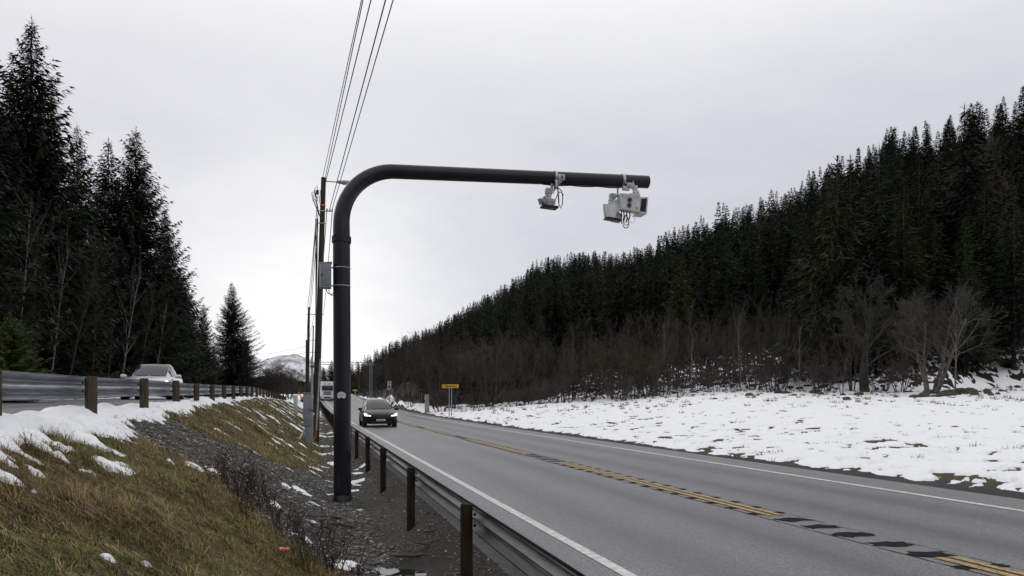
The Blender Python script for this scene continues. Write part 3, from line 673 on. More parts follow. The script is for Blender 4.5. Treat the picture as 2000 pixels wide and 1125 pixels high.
def spruce_arrays(H, R, seed, whorl, nb, step, tw, droop=1.0, bare=0.06, slim=0.85, tip=0.035):
    """needle sprays of one spruce as triangles; returns (verts, tris)"""
    r = np.random.default_rng(seed); V = []
    z = H * bare; ks = []
    while z < H * 0.985:
        f = 1 - z / H; ks.append((z, f)); z += whorl * (0.55 + 0.75 * f) * r.uniform(.75, 1.25)
    lop = r.uniform(0, 6.28)
    for z, f in ks:
        n = max(3, int(round(nb * (0.55 + 0.6 * f)))); a0 = r.uniform(0, 6.28)
        gap = r.uniform(.72, 1.12)
        for b in range(n):
            a = a0 + 6.283 * (b + r.uniform(-.3, .3)) / n
            L = (R * f ** slim * gap * r.uniform(.62, 1.15) + .07) * (1 + .16 * math.cos(a - lop))
            if z < H * .22: L *= r.uniform(.35, 1.0)
            e0 = (0.75 - 1.15 * f ** .6 * droop) + r.normal(0, .1); m = max(2, int(L / step))
            s = (np.arange(m) + .6) / m * L; q = s / L
            ex = s * math.cos(e0) ; ez = s * math.sin(e0) - .16 * droop * L * q * (1 - q) * 2 + .20 * L * q ** 3
            ca, sa = math.cos(a), math.sin(a)
            # main spray along the branch
            tl = np.minimum(step * 3.3, .95) * (0.55 + .7 * (1 - q) ** .7) * (0.22 + .88 * min(1, L / 1.6))
            for side in (-1, 1, 0, 2):
                sp = r.uniform(.55, 1.05, m) * side if abs(side) == 1 else r.normal(0, .25, m)
                dx = np.cos(sp); dy = np.sin(sp)
                ll = tl * r.uniform(.7, 1.25, m) * (1.0 if abs(side) == 1 else .8)
                dz = r.normal(-.22 * droop, .22, m) - (0.75 * droop if side == 2 else 0)
                bx, bz = ex, z + ez
                tx, ty, tz = bx + dx * ll, dy * ll, bz + dz * ll
                w = tw * r.uniform(.7, 1.3, m) * .5 * (.4 + .6 * min(1, L / 1.4)); roll = r.uniform(-.9, .9, m)
                wx, wy, wz = -dy * w * np.cos(roll), dx * w * np.cos(roll), w * np.sin(roll)
                mxp = bx + dx * ll * .45; myp = dy * ll * .45; mzp = bz + dz * ll * .45 
                P0 = np.stack([bx, 0 * bx, bz], -1); P1 = np.stack([mxp + wx, myp + wy, mzp + wz], -1)
                P2 = np.stack([tx, ty, tz], -1); P3 = np.stack([mxp - wx, myp - wy, mzp - wz], -1)
                q4 = np.stack([P0, P1, P2, P3], 1)
                X = q4[..., 0] * ca - q4[..., 1] * sa; Y = q4[..., 0] * sa + q4[..., 1] * ca
                V.append(np.stack([X, Y, q4[..., 2]], -1).reshape(-1, 3))
            # the woody axis itself
            if m >= 3:
                w0 = .012 + .012 * L / 3
                A = np.array([[0, -w0, z], [0, w0, z], [ex[-1] * 1.0, 0, z + ez[-1]], [ex[-1] * 1.0, .002, z + ez[-1]]])
                X = A[:, 0] * ca - A[:, 1] * sa; Y = A[:, 0] * sa + A[:, 1] * ca
                V.append(np.stack([X, Y, A[:, 2]], -1))
    for k in range(7):      # leader shoots
        zt = H * (1 - tip * k / 5); w = tw * .5
        for a in r.uniform(0, 6.28, 2):
            l = (.12 + .09 * k) * min(1, H / 12); P = np.array([[0, 0, zt - .05], [w * .4 * math.sin(a), -w * .4 * math.cos(a), zt + l * .3], [l * math.cos(a), l * math.sin(a), zt + l * .75], [-w * .4 * math.sin(a), w * .4 * math.cos(a), zt + l * .3]])
            V.append(P)
    P = np.array([[-.03, 0, H * .95], [.03, 0, H * .95], [.006, 0, H + .25], [-.006, 0, H + .25]]); V.append(P)
    V = np.concatenate(V); return V, np.arange(len(V)).reshape(-1, 4)
def trunk_mesh(name, H, r0, seed, mat, top=.96):
    rr_ = random.Random(seed); n = 9
    mb = MB(); mb.tube([(rr_.uniform(-.03, .03) * (k > 0), rr_.uniform(-.03, .03) * (k > 0), -.5 + (H * top + .5) * k / n) for k in range(n + 1)], [r0 * (1.25 if k == 0 else 1) * (1 - .93 * k / n) for k in range(n + 1)], 9)
    me = mb.mesh(name); me.materials.append(MAT[mat]); return me
NEAR = []
for k, (H, R, dr, sl) in enumerate(((20, 5.6, 1.0, .88), (17, 4.2, .8, .82), (21, 6.8, 1.1, .92), (14, 5.0, .95, .9))):
    v, f = spruce_arrays(H, R, 100 + k, .33, 10, .165, .10, dr, .02, sl)
    me = np_mesh("spruce_crown", v, f); me.materials.append(MAT['spruce_needles']); NEAR.append((H, me, trunk_mesh("spruce_trunk", H, .21, k, 'spruce_bark')))
HILL = []
for k, (H, R, dr, sl) in enumerate(((15, 3.6, .9, 1.0), (16, 3.1, .8, .95), (13, 3.7, 1.0, 1.05), (17, 4.2, 1.0, 1.0), (14, 2.8, .7, .9))):
    v, f = spruce_arrays(H, R, 200 + k, .44, 8, .25, .11, dr, .07, sl)
    tm = trunk_mesh("spruce_trunk", H, .16, 20 + k, 'spruce_bark')
    me = np_mesh("spruce_crown", v, f); me.materials.append(MAT['spruce_far']); HILL.append((H, me, tm, (v, f)))
OLIVE = []
for h_ in HILL:
    om = h_[1].copy(); om.materials.clear(); om.materials.append(MAT['spruce_olive']); OLIVE.append(om)
FARM = [spruce_arrays(H, R * 1.2, 400 + k, .62, 6, .46, .24, .9, .08, sl + .2) for k, (H, R, sl) in enumerate(((15, 2.7, .8), (17, 2.6, .75), (13, 2.7, .85)))]
FARV = [spruce_arrays(H, R * 1.25, 300 + k, .85, 6, .66, .34, .9, .08, sl + .2) for k, (H, R, sl) in enumerate(((15, 2.5, .8), (17, 2.2, .75), (13, 2.4, .85)))]

def plant(kind, x, y, hgt, label, group=None, rz=None, wide=1.0, name="spruce_tree", cat="tree", sink=0.15, lean=(0, 0)):
    H, crown, trunk = kind[:3]; s = hgt / H
    t = thing(name, (x, y, gz(x, y) - sink), label, cat, group, random.uniform(0, 6.28) if rz is None else rz)
    t.rotation_euler[0], t.rotation_euler[1] = lean
    t.scale = (s * wide, s * wide, s)
    link("trunk", trunk, None, t); link("crown", crown, None, t)
    return t

random.seed(11)
# -- the dark stand beyond the side road on the left: named trees first (px, depth, y of the tip)
for px, d, ty, k, lb in ((62, 41, 30, 0, "tallest dark spruce at the left edge, its tip nearly touching the top"),
                         (-38, 36, 60, 2, "broad dark spruce cut off by the left edge of the picture"),
                         (150, 50, 238, 1, "slim spruce with an open crown between two tall dark ones"),
                         (212, 60, 268, 1, "slender spruce just left of the broad one near the car"),
                         (266, 61, 246, 2, "broad dark spruce rising behind the white car"),
                         (100, 47, 190, 1, "spruce leaning on the right shoulder of the tallest one"),
                         (20, 45, 150, 3, "spruce filling the gap left of the tallest one"),
                         (322, 70, 400, 0, "lower spruce on the right flank of the broad dark one"),
                         (352, 80, 520, 3, "short bushy spruce at the right end of the dark stand"),
                         (452, 112, 548, 2, "lone pointed spruce where the side road dips away"),
                         (476, 122, 640, 3, "small spruce hugging the right side of the lone pointed one"),
                         (398, 100, 590, 1, "thin young spruce left of the lone pointed one")):
    x, y, _ = W(px, 735, d); z0 = gz(x, y) - .15
    top = EYE + (HY - ty) / F * d
    plant(NEAR[k], x, y, top - z0 - .2, lb, "spruces along the side road", wide={266: 1.2, 62: 1.15, 452: 1.1, 150: .8}.get(px, 1.0))
n_ind = 12; pts = []
for _ in range(4000):
    px = random.uniform(-330, 475); d = random.uniform(30, 125); x, y, _z = W(px, 735, d)
    if x > -13.2 or x < -62: continue
    if any((x - a) ** 2 + (y - b) ** 2 < 3.3 ** 2 for a, b in pts): continue
    cap = np.interp(px, [-330, -50, 30, 80, 120, 150, 180, 230, 270, 310, 345, 375, 420, 450, 475], [40, 120, 150, 230, 340, 400, 470, 360, 330, 400, 470, 560, 660, 640, 680])
    top = EYE + (HY - cap - random.uniform(10, 130)) / F * d; h = min(top - gz(x, y), random.uniform(12, 21))
    if h < 5: continue
    pts.append((x, y)); plant(NEAR[random.randrange(4)], x, y, h, "dark spruce crowded inside the stand left of the side road", "spruces inside the left stand"); n_ind += 1
    if n_ind >= 112: break
x, y, _ = W(18, 735, 23); t = plant(NEAR[3], x, y, 3.0, "small light green spruce just behind the left guard rail", None, wide=1.5, name="young_spruce")
ym = NEAR[3][1].copy(); ym.materials.clear(); ym.materials.append(MAT['spruce_bright'])
for c in t.children:
    if c.name.startswith('crown'): c.data = ym

# -- the wooded hill on the right
pts = []; cell = {}
r = np.random.default_rng(77)
def far_enough(x, y, s):
    i, j = int(x // 6), int(y // 6)
    for a in range(i - 1, i + 2):
        for b in range(j - 1, j + 2):
            for (u, v) in cell.get((a, b), ()):
                if (u - x) ** 2 + (v - y) ** 2 < s * s: return False
    cell.setdefault((i, j), []).append((x, y)); return True
cand = 26000; phs = r.uniform(math.atan((560 - CX) / F), math.atan((2350 - CX) / F), cand); us = r.uniform(0, 1, cand)
for phi, u in zip(phs, us):
    r0_ = float(np.interp(phi, T_PHI, T_R0)) + 4; r1_ = float(np.interp(phi, T_PHI, T_R1)) + 14
    rho = math.sqrt(r0_ ** 2 + u * (r1_ ** 2 - r0_ ** 2)); x, y = rho * math.sin(phi + TH), rho * math.cos(phi + TH)
    if x < 13 or (x < 17 and y < 240): continue
    if far_enough(x, y, 3.7 + .0055 * rho): pts.append((rho, x, y, phi, rho - r0_ + 4))
pts.sort()
far = []; n_hill = 0
zs_ = ground(np.array([p[1] for p in pts]), np.array([p[2] for p in pts]))
for (rho, x, y, phi, dep), z in zip(pts, zs_):
    px = CX + F * math.tan(phi)
    h = random.uniform(8.5, 18) * (1.12 if px > 1500 else 1) * (1 + .25 * (random.random() < .12))
    if dep < 22 and px < 1500: h *= .72
    dcam = x * ST + y * CT; cap = np.interp(px, TAB[:, 0], TAB[:, 4]) + (random.uniform(-16, 30) if px > 1270 else random.uniform(-5, 13))
    h = min(h, EYE + (HY - cap) / F * dcam - z)
    if h < 3.5 or (dep < 15 and px < 1560): continue
    inview = 640 < px < 2040
    if inview and n_hill < 190:
        H, cm, tm, _ = HILL[random.randrange(5)]; s = h / H
        if dep < 26:
            t = plant(HILL[random.randrange(5)], x, y, h, "dark spruce in the front rows of the wooded hill", "spruces at the foot of the hill", wide=1.1)
        else:
            t = link("spruce_tree", cm, None); t.location = (x, y, z - .3); t.scale = (s * 1.15, s * 1.15, s); t.rotation_euler[2] = random.uniform(0, 6.28)
            tag(t, "dark spruce standing on the slope of the wooded hill", "tree", "spruces on the hillside")
        n_hill += 1
    else: far.append((x, y, float(z) - .3, h))
VV = []; FF = []; off = 0
for (x, y, z, h) in far:
    d = math.hypot(x, y)
    if d < 230 : v, f = FARM[random.randrange(3)]; H = float(v[:, 2].max())
    else: v, f = FARV[random.randrange(3)]; H = float(v[:, 2].max())
    s = h / H; a = random.uniform(0, 6.28); c, q = math.cos(a) * s * 1.2, math.sin(a) * s * 1.2
    VV.append(np.stack([v[:, 0] * c - v[:, 1] * q + x, v[:, 0] * q + v[:, 1] * c + y, v[:, 2] * s + z], -1)); FF.append(f + off); off += len(v)
print("hill trees", len(pts), "far", len(far), "verts", off)
tag(link("distant_spruce_forest", np_mesh("distant_spruce_forest", np.concatenate(VV), np.concatenate(FF)), 'spruce_far'), kind='stuff')

# -- bare deciduous trees
def bare_arrays(seed, H, stems, spread, levels, kids, r0, lift=.25, wig=.16, ratio=.62, twig=.011, base_len=.55, thin=.55):
    """trunk+limbs (levels 0,1) and twigs as 4/3 sided tubes -> two (verts, quads)"""
    R = random.Random(seed); out = [[], []]
    def tube(pts, r, lvl):
        n = 6 if lvl == 0 else (5 if lvl == 1 else 3); which = 0 if lvl <= 1 else 1
        out[which].append((pts, r, n))
    def grow(p, d, L, rad, lvl):
        ns = 5 if lvl < 2 else 3; pts = [p]; rs = [rad]; q = Vector(p)
        for k in range(ns):
            wg = wig * (.35 if lvl == 0 else 1); d = (d + Vector((R.gauss(0, wg), R.gauss(0, wg), R.gauss(0, wg) + lift * .18))).normalized()
            q = q + d * (L / ns); pts.append(q.copy()); rs.append(max(rad * (1 - .75 * (k + 1) / ns), twig * .5))
        tube(pts, rs, lvl)
        if lvl >= levels: return
        nk = kids[min(lvl, len(kids) - 1)]
        for j in range(nk):
            t = (0.28 if lvl == 0 else .2) + (.98 - (0.28 if lvl == 0 else .2)) * (j + R.random()) / nk; i = min(int(t * ns), ns - 1)
            b = pts[i].lerp(pts[i + 1], t * ns - i); ax_ = (pts[i + 1] - pts[i]).normalized()
            side = ax_.cross(Vector((R.gauss(0, 1), R.gauss(0, 1), R.gauss(0, 1)))).normalized()
            an = math.radians(R.uniform(24, 58)); nd_ = (ax_ * math.cos(an) + side * math.sin(an) + Vector((0, 0, lift))).normalized()
            grow(b, nd_, L * ratio * R.uniform(.7, 1.15) * (1 - .35 * t), max(rs[i] * thin, twig), lvl + 1)
    for s in range(stems):
        a = 6.28 * s / stems + R.uniform(-.4, .4); tilt = 0.03 if stems == 1 else R.uniform(.12, spread)
        grow(Vector((0.18 * math.cos(a) * (stems > 1), .18 * math.sin(a) * (stems > 1), -.25)), Vector((math.cos(a) * tilt, math.sin(a) * tilt, 1)).normalized(), H * base_len * R.uniform(.85, 1.1), r0 * R.uniform(.75, 1.1), 0)
    return out
def bare_mesh(seed, mats, *a, **k):
    out = bare_arrays(seed, *a, **k); res = []
    for w, nm, mt in ((0, "trunk", mats[0]), (1, "crown", mats[1])):
        mb = MB()
        for pts, rs, n in out[w]: mb.tube(pts, rs, n, cap=False)
        me = bpy.data.meshes.new(nm); me.from_pydata(mb.v, [], mb.f); me.polygons.foreach_set('use_smooth', [True] * len(me.polygons))
        me.materials.append(MAT[mt]); res.append(me)
    top = max(v.co.z for v in res[1].vertices)
    return (top, res[1], res[0])
B_DOME = [bare_mesh(1 + k, ('bark_dark', 'twig_olive' if k < 2 else 'twig_brown'), 10, 6, .75, 4, (7, 5, 5, 4), .10, lift=.22, twig=.012) for k in range(3)]
B_BIRCH = [bare_mesh(11 + k, ('bark_birch', 'twig_brown'), 11, 1, .1, 4, (13, 5, 5, 3), .10, lift=.35, ratio=.36, twig=.009, base_len=.92, wig=.09, thin=.36) for k in range(3)]
B_STEMS = [bare_mesh(21 + k, ('bark_dark', 'twig_brown'), 9, 5, .35, 3, (8, 5, 5), .075, lift=.35, ratio=.5, twig=.011, base_len=.7) for k in range(3)]
B_BIRCHD = [bare_mesh(61 + k, ('bark_dark', 'twig_brown'), 11, 1, .1, 4, (16, 6, 5, 3), .08, lift=.3, ratio=.40, twig=.009, base_len=.92, wig=.1, thin=.34) for k in range(3)]
B_BIG = bare_mesh(31, ('bark_lichen', 'twig_lichen'), 10, 4, .6, 4, (9, 7, 6, 5), .15, lift=.22, ratio=.60, twig=.009, thin=.45, wig=.2)
B_THICK = bare_mesh(52, ('bark_moss', 'twig_lichen'), 10, 1, .1, 4, (14, 7, 6, 5), .30, lift=.25, ratio=.58, twig=.009, base_len=.7, thin=.36, wig=.2)
B_SHRUB = [bare_mesh(41 + k, ('bark_dark', 'twig_brown'), 3.5, 7, .95, 3, (6, 5, 4), .035, lift=.15, twig=.010) for k in range(3)]
def bare(kind, px, d, ty, label, group=None, wide=1.0, name="bare_tree", cat="tree", base=None, lean=(0, 0), rz=None):
    x, y, _ = W(px, 780, d); z = gz(x, y); h = EYE + (HY - ty) / F * d - z
    return plant(kind, x, y, max(h, 1.2), label, group, rz, wide, name, cat, .05, lean)
bare(B_BIG, 1818, 52, 548, "grey lichen-covered tree with several splayed stems among the boulders", wide=1.05)
bare(B_THICK, 1690, 58, 520, "bare tree with a thick mossy trunk and wide grey crown", wide=1.15)
bare(B_BIRCH[0], 1866, 55, 540, "pale-stemmed birch right of the splayed multi-stem tree", name="birch_tree", wide=.8)
bare(B_BIRCH[1], 1562, 62, 612, "slim white birch in front of dark spruces, mid edge of the field", name="birch_tree", wide=.7)
bare(B_BIRCH[2], 1585, 66, 560, "forked pale birch beside the slim white one", name="birch_tree", wide=.8)
bare(B_STEMS[0], 1645, 56, 690, "small thin bare tree left of the thick mossy trunk", wide=.8)
bare(B_STEMS[1], 1665, 59, 600, "mossy double-stemmed bare tree at the foot of the thick trunk", wide=.9)
bare(B_BIRCH[1], 1445, 68, 590, "tall pale birch stem in the middle of the thicket", name="birch_tree", wide=.8)
bare(B_BIRCH[0], 1296, 74, 600, "white birch showing a pale upper stem against dark spruces", name="birch_tree", wide=.8)
bare(B_BIRCH[2], 968, 84, 640, "pair of white birch stems right of the yellow road sign", name="birch_tree", wide=.9)
bare(B_BIRCH[0], 978, 87, 650, "thin white birch standing behind the pair of pale stems", name="birch_tree", wide=.8)
bare(B_BIRCH[1], 1118, 78, 655, "white birch with several thin stems by the field edge", name="birch_tree", wide=.8)
bare(B_DOME[0], 838, 92, 645, "big round-crowned olive-brown bush tree behind the grey box", wide=1.0)
bare(B_DOME[1], 900, 90, 660, "wide dark bare tree right behind the yellow road sign", wide=1.0)
bare(B_DOME[2], 965, 86, 640, "tall brown bare tree right of the yellow road sign", wide=1.0)
bare(B_DOME[2], 540, 118, 702, "bare dome-shaped tree standing beyond the end of the left guard rail", wide=1.1)
for px, d, ty in ((528, 121, 712), (553, 121, 708), (540, 126, 706), (518, 124, 722), (566, 126, 722), (548, 130, 712)): bare(B_DOME[px % 3], px, d, ty, "dark twiggy bare tree crowded around the dome-shaped one", "bare trees beyond the end of the left rail", wide=1.15)
bare(B_DOME[0], 512, 128, 735, "lower bare tree left of the dome-shaped one beyond the left guard rail", wide=.9)
bare(B_DOME[1], 574, 132, 742, "low bare tree behind the red digger", wide=.9)
GRPB = "bare trees along the far edge of the snow field"
for k, px in enumerate(list(range(705, 1010, 13)) + list(range(1010, 1560, 21)) + [1600, 1625, 1720, 1745, 1770, 1905, 1930]):
    phi = math.atan((px - CX) / F); d0 = float(np.interp(phi, T_PHI, T_R0)) * math.cos(phi)
    d = d0 + random.uniform(-3, 10) + (12 if px < 760 else 0); kd = random.choice(B_DOME[1:] + B_STEMS + B_STEMS + B_BIRCH[:2]) if px < 1500 else random.choice(B_STEMS)
    ty = np.interp(px, [700, 760, 830, 880, 960, 1010, 1100, 1250, 1400, 1560, 1950], [715, 690, 650, 655, 640, 650, 655, 650, 625, 625, 640]) + random.uniform(-12, 38)
    bare(kd, px + random.uniform(-6, 6), d, ty, "dark brown bare tree in the thicket along the far edge of the field", GRPB, wide=random.uniform(.8, 1.15))
GRPT = "tall bare trees in front of the hillside spruces"
for k, px in enumerate(list(range(1010, 1660, 13)) + [1680, 1712, 1735, 1752, 1775, 1790, 1838, 1880, 1893, 1915, 1940, 1960, 1985]):
    phi = math.atan((px - CX) / F); d = float(np.interp(phi, T_PHI, T_R0)) * math.cos(phi) + random.uniform(2, 9)
    bare((B_BIRCHD + B_STEMS)[random.randrange(6)], px + random.uniform(-7, 7), d, np.interp(px, [1010, 1200, 1400, 1640, 1990], [628, 612, 588, 565, 600]) + random.uniform(-15, 45), "tall thin grey-brown bare tree overlapping the spruces of the hill", GRPT, wide=random.uniform(.75, 1.05))
GRPH = "bare trees among the hillside spruces"
for k in range(34):
    px = random.choice((random.uniform(1560, 1990), random.uniform(1560, 1990), random.uniform(780, 1560))); phi = math.atan((px - CX) / F); r0_, r1_ = float(np.interp(phi, T_PHI, T_R0)), float(np.interp(phi, T_PHI, T_R1))
    rho = r0_ + (r1_ - r0_) * random.uniform(.2, .75); d = rho * math.cos(phi); x, y, _ = W(px, 780, d)
    plant(B_DOME[1 + k % 2], x, y, random.uniform(10, 15), "brownish leafless tree standing among spruces on the hillside", GRPH, wide=.8, name="bare_tree")
GRPG = "olive green spruces on the lower hillside"
for k in range(16):
    px = (1885, 1180 + 150, 1940, 1975, 1600, 1470)[k] if k < 6 else random.uniform(1150, 1990); phi = math.atan((px - CX) / F); r0_, r1_ = float(np.interp(phi, T_PHI, T_R0)), float(np.interp(phi, T_PHI, T_R1))
    rho = r0_ + (r1_ - r0_) * random.uniform(.06, .45); x, y, _ = W(px, 780, rho * math.cos(phi))
    H, cm_, tm_, _v = HILL[k % 5]
    t = plant((H, OLIVE[k % 5], tm_), x, y, random.uniform(11, 15), "olive green spruce lighter than its dark neighbours on the hill", GRPG, wide=1.2)
GRPS = "leafless shrubs at the field edge"
for k, px in enumerate([728, 775, 800, 862, 930, 1005, 1030, 1060, 1085, 1110, 1135, 1165, 1190, 1215, 1240, 1270, 1300, 1330, 1365, 1400, 1430, 1470, 1505, 1530, 1610, 1725, 1760]):
    phi = math.atan((px - CX) / F); d0 = float(np.interp(phi, T_PHI, T_R0)) * math.cos(phi)
    d = d0 + random.uniform(-6, 1); x, y, _ = W(px, 780, d)
    plant(B_SHRUB[k % 3], x, y, random.uniform(1.7, 3.4), "dark leafless shrub rooted in the snow at the forest edge", GRPS, wide=1.1, name="bare_shrub", cat="shrub", sink=.05)
GRPL = "bare birches in front of the left stand"
for k, (px, d, ty, ln) in enumerate(((-20, 33, 300, .05), (22, 35, 330, .1), (48, 36, 380, .12), (95, 38, 420, .16), (128, 40, 430, .2), (175, 44, 480, .1), (232, 50, 470, .2), (268, 54, 520, .12), (300, 58, 560, .1), (340, 66, 600, .08), (372, 80, 620, .05), (392, 88, 650, 0), (205, 47, 560, .15), (8, 31, 520, 0.02), (70, 34, 560, 0), (420, 96, 668, .05))):
    x, y, _ = W(px, 760, d)
    if x > -11.6: d = d * 1.12
    lb = {232: "leaning pale birch with a bright stem left of the white car", 95: "thin leaning birch in front of the tallest spruce"}.get(px, "thin leaning bare birch in front of the dark left stand")
    bare((B_BIRCH if px in (232, 95, 300, 22) else B_BIRCHD)[k % 3], px, d, ty, lb, None if px in (232, 95) else GRPL, wide=.75, name="birch_tree", lean=(0, ln * .9), rz=-TH)
# dark trees behind the lorry and beyond
for px, d, ty in ((632, 262, 716), (648, 270, 702), (668, 275, 712), (690, 268, 722), (612, 290, 728), (655, 300, 718), (598, 300, 738), (680, 300, 708)):
    x, y, _ = W(px, 780, d); plant(NEAR[random.randrange(4)], x, y, EYE + (HY - ty) / F * d - gz(x, y), "distant spruce behind the lorry where the road turns away", "distant spruces behind the lorry", wide=1.3)
for px, d, ty in ((560, 170, 748), (585, 190, 750), (600, 210, 745), (625, 235, 748), (545, 160, 745), (570, 230, 742), (610, 250, 738), (700, 245, 735), (722, 215, 730), (665, 240, 745), (645, 235, 742), (685, 250, 740)):
    bare(B_DOME[random.randrange(3)], px, d, ty, "small dark bare tree far down the road", "far bare trees down the road", wide=1.2)
# ---------------------------------------------------------------- guard rails
def beam_profile(h, bulge=0.098):
    k = h / 0.31; p = [(0, .31), (.0, .295), (.012, .288), (bulge * .9, .248), (bulge, .235), (bulge, .212), (bulge * .9, .200), (.012, .163), (.006, .155), (.012, .147), (bulge * .9, .110), (bulge, .098), (bulge, .075), (bulge * .9, .062), (.012, .022), (0, .015), (0, 0)]
    return [(x * k, z * k) for x, z in p]
def rail(name, label, x, h, ytop, ys_posts, ztop, mat, postmat, pr, side, post_x, top_over, joint=1):
    t = thing(name, (x, ys_posts[0], float(ztop(ys_posts[0])) - h - .3), label, "guard rail"); o = Vector(t.location)
    prof = beam_profile(h)
    for i in range(-1, len(ys_posts) - 1):
        a = ys_posts[i] if i >= 0 else ys_posts[0] - (ys_posts[1] - ys_posts[0]); b = ys_posts[i + 1]
        mb = MB(); secs = []
        for y, off in ((a - .16, .004), (a + .16, .004), (a + .17, 0), (b - .16, 0)):
            z = float(ztop(y)) - h
            secs.append([(x + side * (px + off) - o.x, y - o.y, z + pz - o.z) for px, pz in prof] + [(x + side * (px + off + .004) - o.x, y - o.y, z + pz - o.z) for px, pz in reversed(prof)])
        mb.loft(secs); mb.build("beam", mat, t, smooth=50)
        if y < 60 and i >= 0:
            for dz in (.09, .21):
                for dy in (-.10, .10): 
                    mb = MB(); z = float(ztop(a)) - h * dz / .31; mb.tube([(x - side * .004 - o.x, a + dy - o.y, z - o.z), (x - side * .028 - o.x, a + dy - o.y, z - o.z)], .016, 7); mb.build("bolt", 'dark_plastic', t)
    rr_ = random.Random(len(name)); base_me = None
    for i, y in enumerate(ys_posts):
        ln = rr_.uniform(-.012, .02); zt = float(ztop(y)) + top_over + rr_.uniform(-.015, .02)
        if base_me is None or i < 10:
            mb = MB(); zb = -1.5; s = pr * rr_.uniform(.95, 1.05)
            mb.tube([(0, 0, zb), (ln * .5, 0, -.02 - s * .12), (ln * .5, 0, 0)], [s, s, s * .86], 14); base_me = mb.mesh("post", 40); base_me.materials.append(MAT[postmat])
        p = link("post", base_me, None, t); p.location = (post_x - o.x, y - o.y, zt - o.z); p.rotation_euler = (rr_.uniform(-.012, .012), rr_.uniform(-.015, .015) + (0.03 if side > 0 and False else 0), rr_.uniform(0, 6))
    return t
R_Y = [2.65, 7.37, 11.64, 16.37, 21.1] + [26.0 + 4.7 * k for k in range(38)]
rail("guard_rail", "dark steel guard rail on brown wooden posts along the main road", 1.585, .285, None, R_Y, lambda y: zr(y) + .55, 'rail_dark', 'wood_post_dark', .063, 1, 1.50, .02)
L_Y = [5.3, 8.9, 12.5, 16.2] + [19.75 + 3.5 * k for k in range(24)]
ZL_Y = [0, 5, 9.2, 12.4, 16.3, 19.8, 23.2, 26, 30, 36, 46, 60, 80, 100, 120]; ZL_Z = [1.88, 1.90, 1.93, 1.96, 2.02, 2.05, 2.08, 2.12, 2.17, 2.26, 2.38, 2.36, 2.2, 2.08, 2.05]
rail("guard_rail", "pale galvanised guard rail above the snow beside the side road", -3.30, .335, None, L_Y, lambda y: np.interp(y, ZL_Y, ZL_Z), 'rail_left', 'wood_post', .082, -1, -3.20, .015)

# ---------------------------------------------------------------- camera gantry over the road
gb = W(667, 978, 15.3); GXp, GYp = gb[0], gb[1]; gzb = gz(GXp, GYp)
gan = thing("camera_gantry", (GXp, GYp, gzb), "tall black curved steel gantry reaching over the road, round white sticker low on its pole", "gantry")
gz_ = lambda py, d=15.3: EYE + (HY - py) / F * d - gzb
zf = gz_(469)
mb = MB(); mb.tube([(0.02, 0, -.4), (0.02, 0, .02), (.012, 0, zf * .5), (0, 0, zf - .03)], [.176, .176, .174, .172], 32); mb.build("pole", 'black_paint', gan)
mb = MB(); mb.tube([(0.02, 0, -.3), (.02, 0, .10), (.02, 0, .11), (.02, 0, .16)], [.192, .19, .184, .177], 24); mb.build("base_sleeve", 'black_paint', gan)
mb = MB(); mb.tube([(0, 0, zf - .045), (0, 0, zf + .0)], .195, 28); mb.tube([(0, 0, zf + .004), (0, 0, zf + .05)], .195, 28)
fl = mb.build("flange", 'black_paint', gan)
for k in range(10):
    mb = MB(); a = 6.283 * k / 10; mb.tube([(.180 * math.cos(a), .180 * math.sin(a), zf - .075), (.180 * math.cos(a), .180 * math.sin(a), zf + .085)], .011, 6); mb.build("bolt", 'black_paint', fl)
zarm = 6.37 - gzb; Rb = 1.12; zend = 6.585 - gzb; xend = 7.42 - GXp
pts = [(0, 0, zf), (0, 0, zf + .15), (0.0, 0, zarm - Rb - .05)]; rs = [.170, .170, .168]
for k in range(0, 15):
    a = math.radians(k * 90 / 14); pts.append((Rb * (1 - math.cos(a)), 0, zarm - Rb + Rb * math.sin(a))); rs.append(.166 - .018 * k / 14)
for k in range(1, 9): f = k / 8; pts.append((Rb + (xend - Rb) * f, 0, zarm + (zend - zarm) * f)); rs.append(.148 - .006 * f)
mb = MB(); mb.tube(pts, rs, 32); mb.build("arm", 'black_paint', gan)
def arm_pt(X):
    f = (X - GXp - Rb) / (xend - Rb); return Vector((X, GYp, gzb + zarm + (zend - zarm) * f))
# cable clipped under the arm
mb = MB(); cp = []
for k in range(30):
    f = k / 29; x = 4.9 + (6.75 - 4.9) * f; p = arm_pt(x); cp.append((x - GXp, -.03, p.z - gzb - .150 - .018 * abs(math.sin(f * 9))))
mb.tube(cp, .014, 6); mb.build("cable", 'cable_black', gan)
# round sticker low on the pole (with a bite out of its lower rim)
zs = gz_(772.5); rS = .088
def cyl_pt(u, v, rad): 
    a = u / .1755; 
    toward = math.atan2(-GYp, -GXp)
    b = toward + a - .12; return (.0065 + .012 + rad * math.cos(b), rad * math.sin(b), zs + v)
ring = []
for k in range(48):
    a = 2 * math.pi * k / 48; u, v_ = rS * math.cos(a), rS * .86 * math.sin(a)
    if v_ < -.045: v_ = max(v_, -.062 + .022 * max(0, 1 - (u / .045) ** 2))
    ring.append((u, v_))
mb = MB(); g1s = [cyl_pt(u, v_, .1790) for u, v_ in ring]; g2s = [cyl_pt(u * .5, v_ * .5, .1792) for u, v_ in ring]; c = cyl_pt(0, 0, .1793)
mb.add(g1s + g2s + [c], [(k, (k + 1) % 48, 48 + (k + 1) % 48, 48 + k) for k in range(48)] + [(48 + k, 48 + (k + 1) % 48, 96) for k in range(48)])
st = mb.build("sticker", 'plate_white', gan)
mb = MB(); rp = random.Random(5)
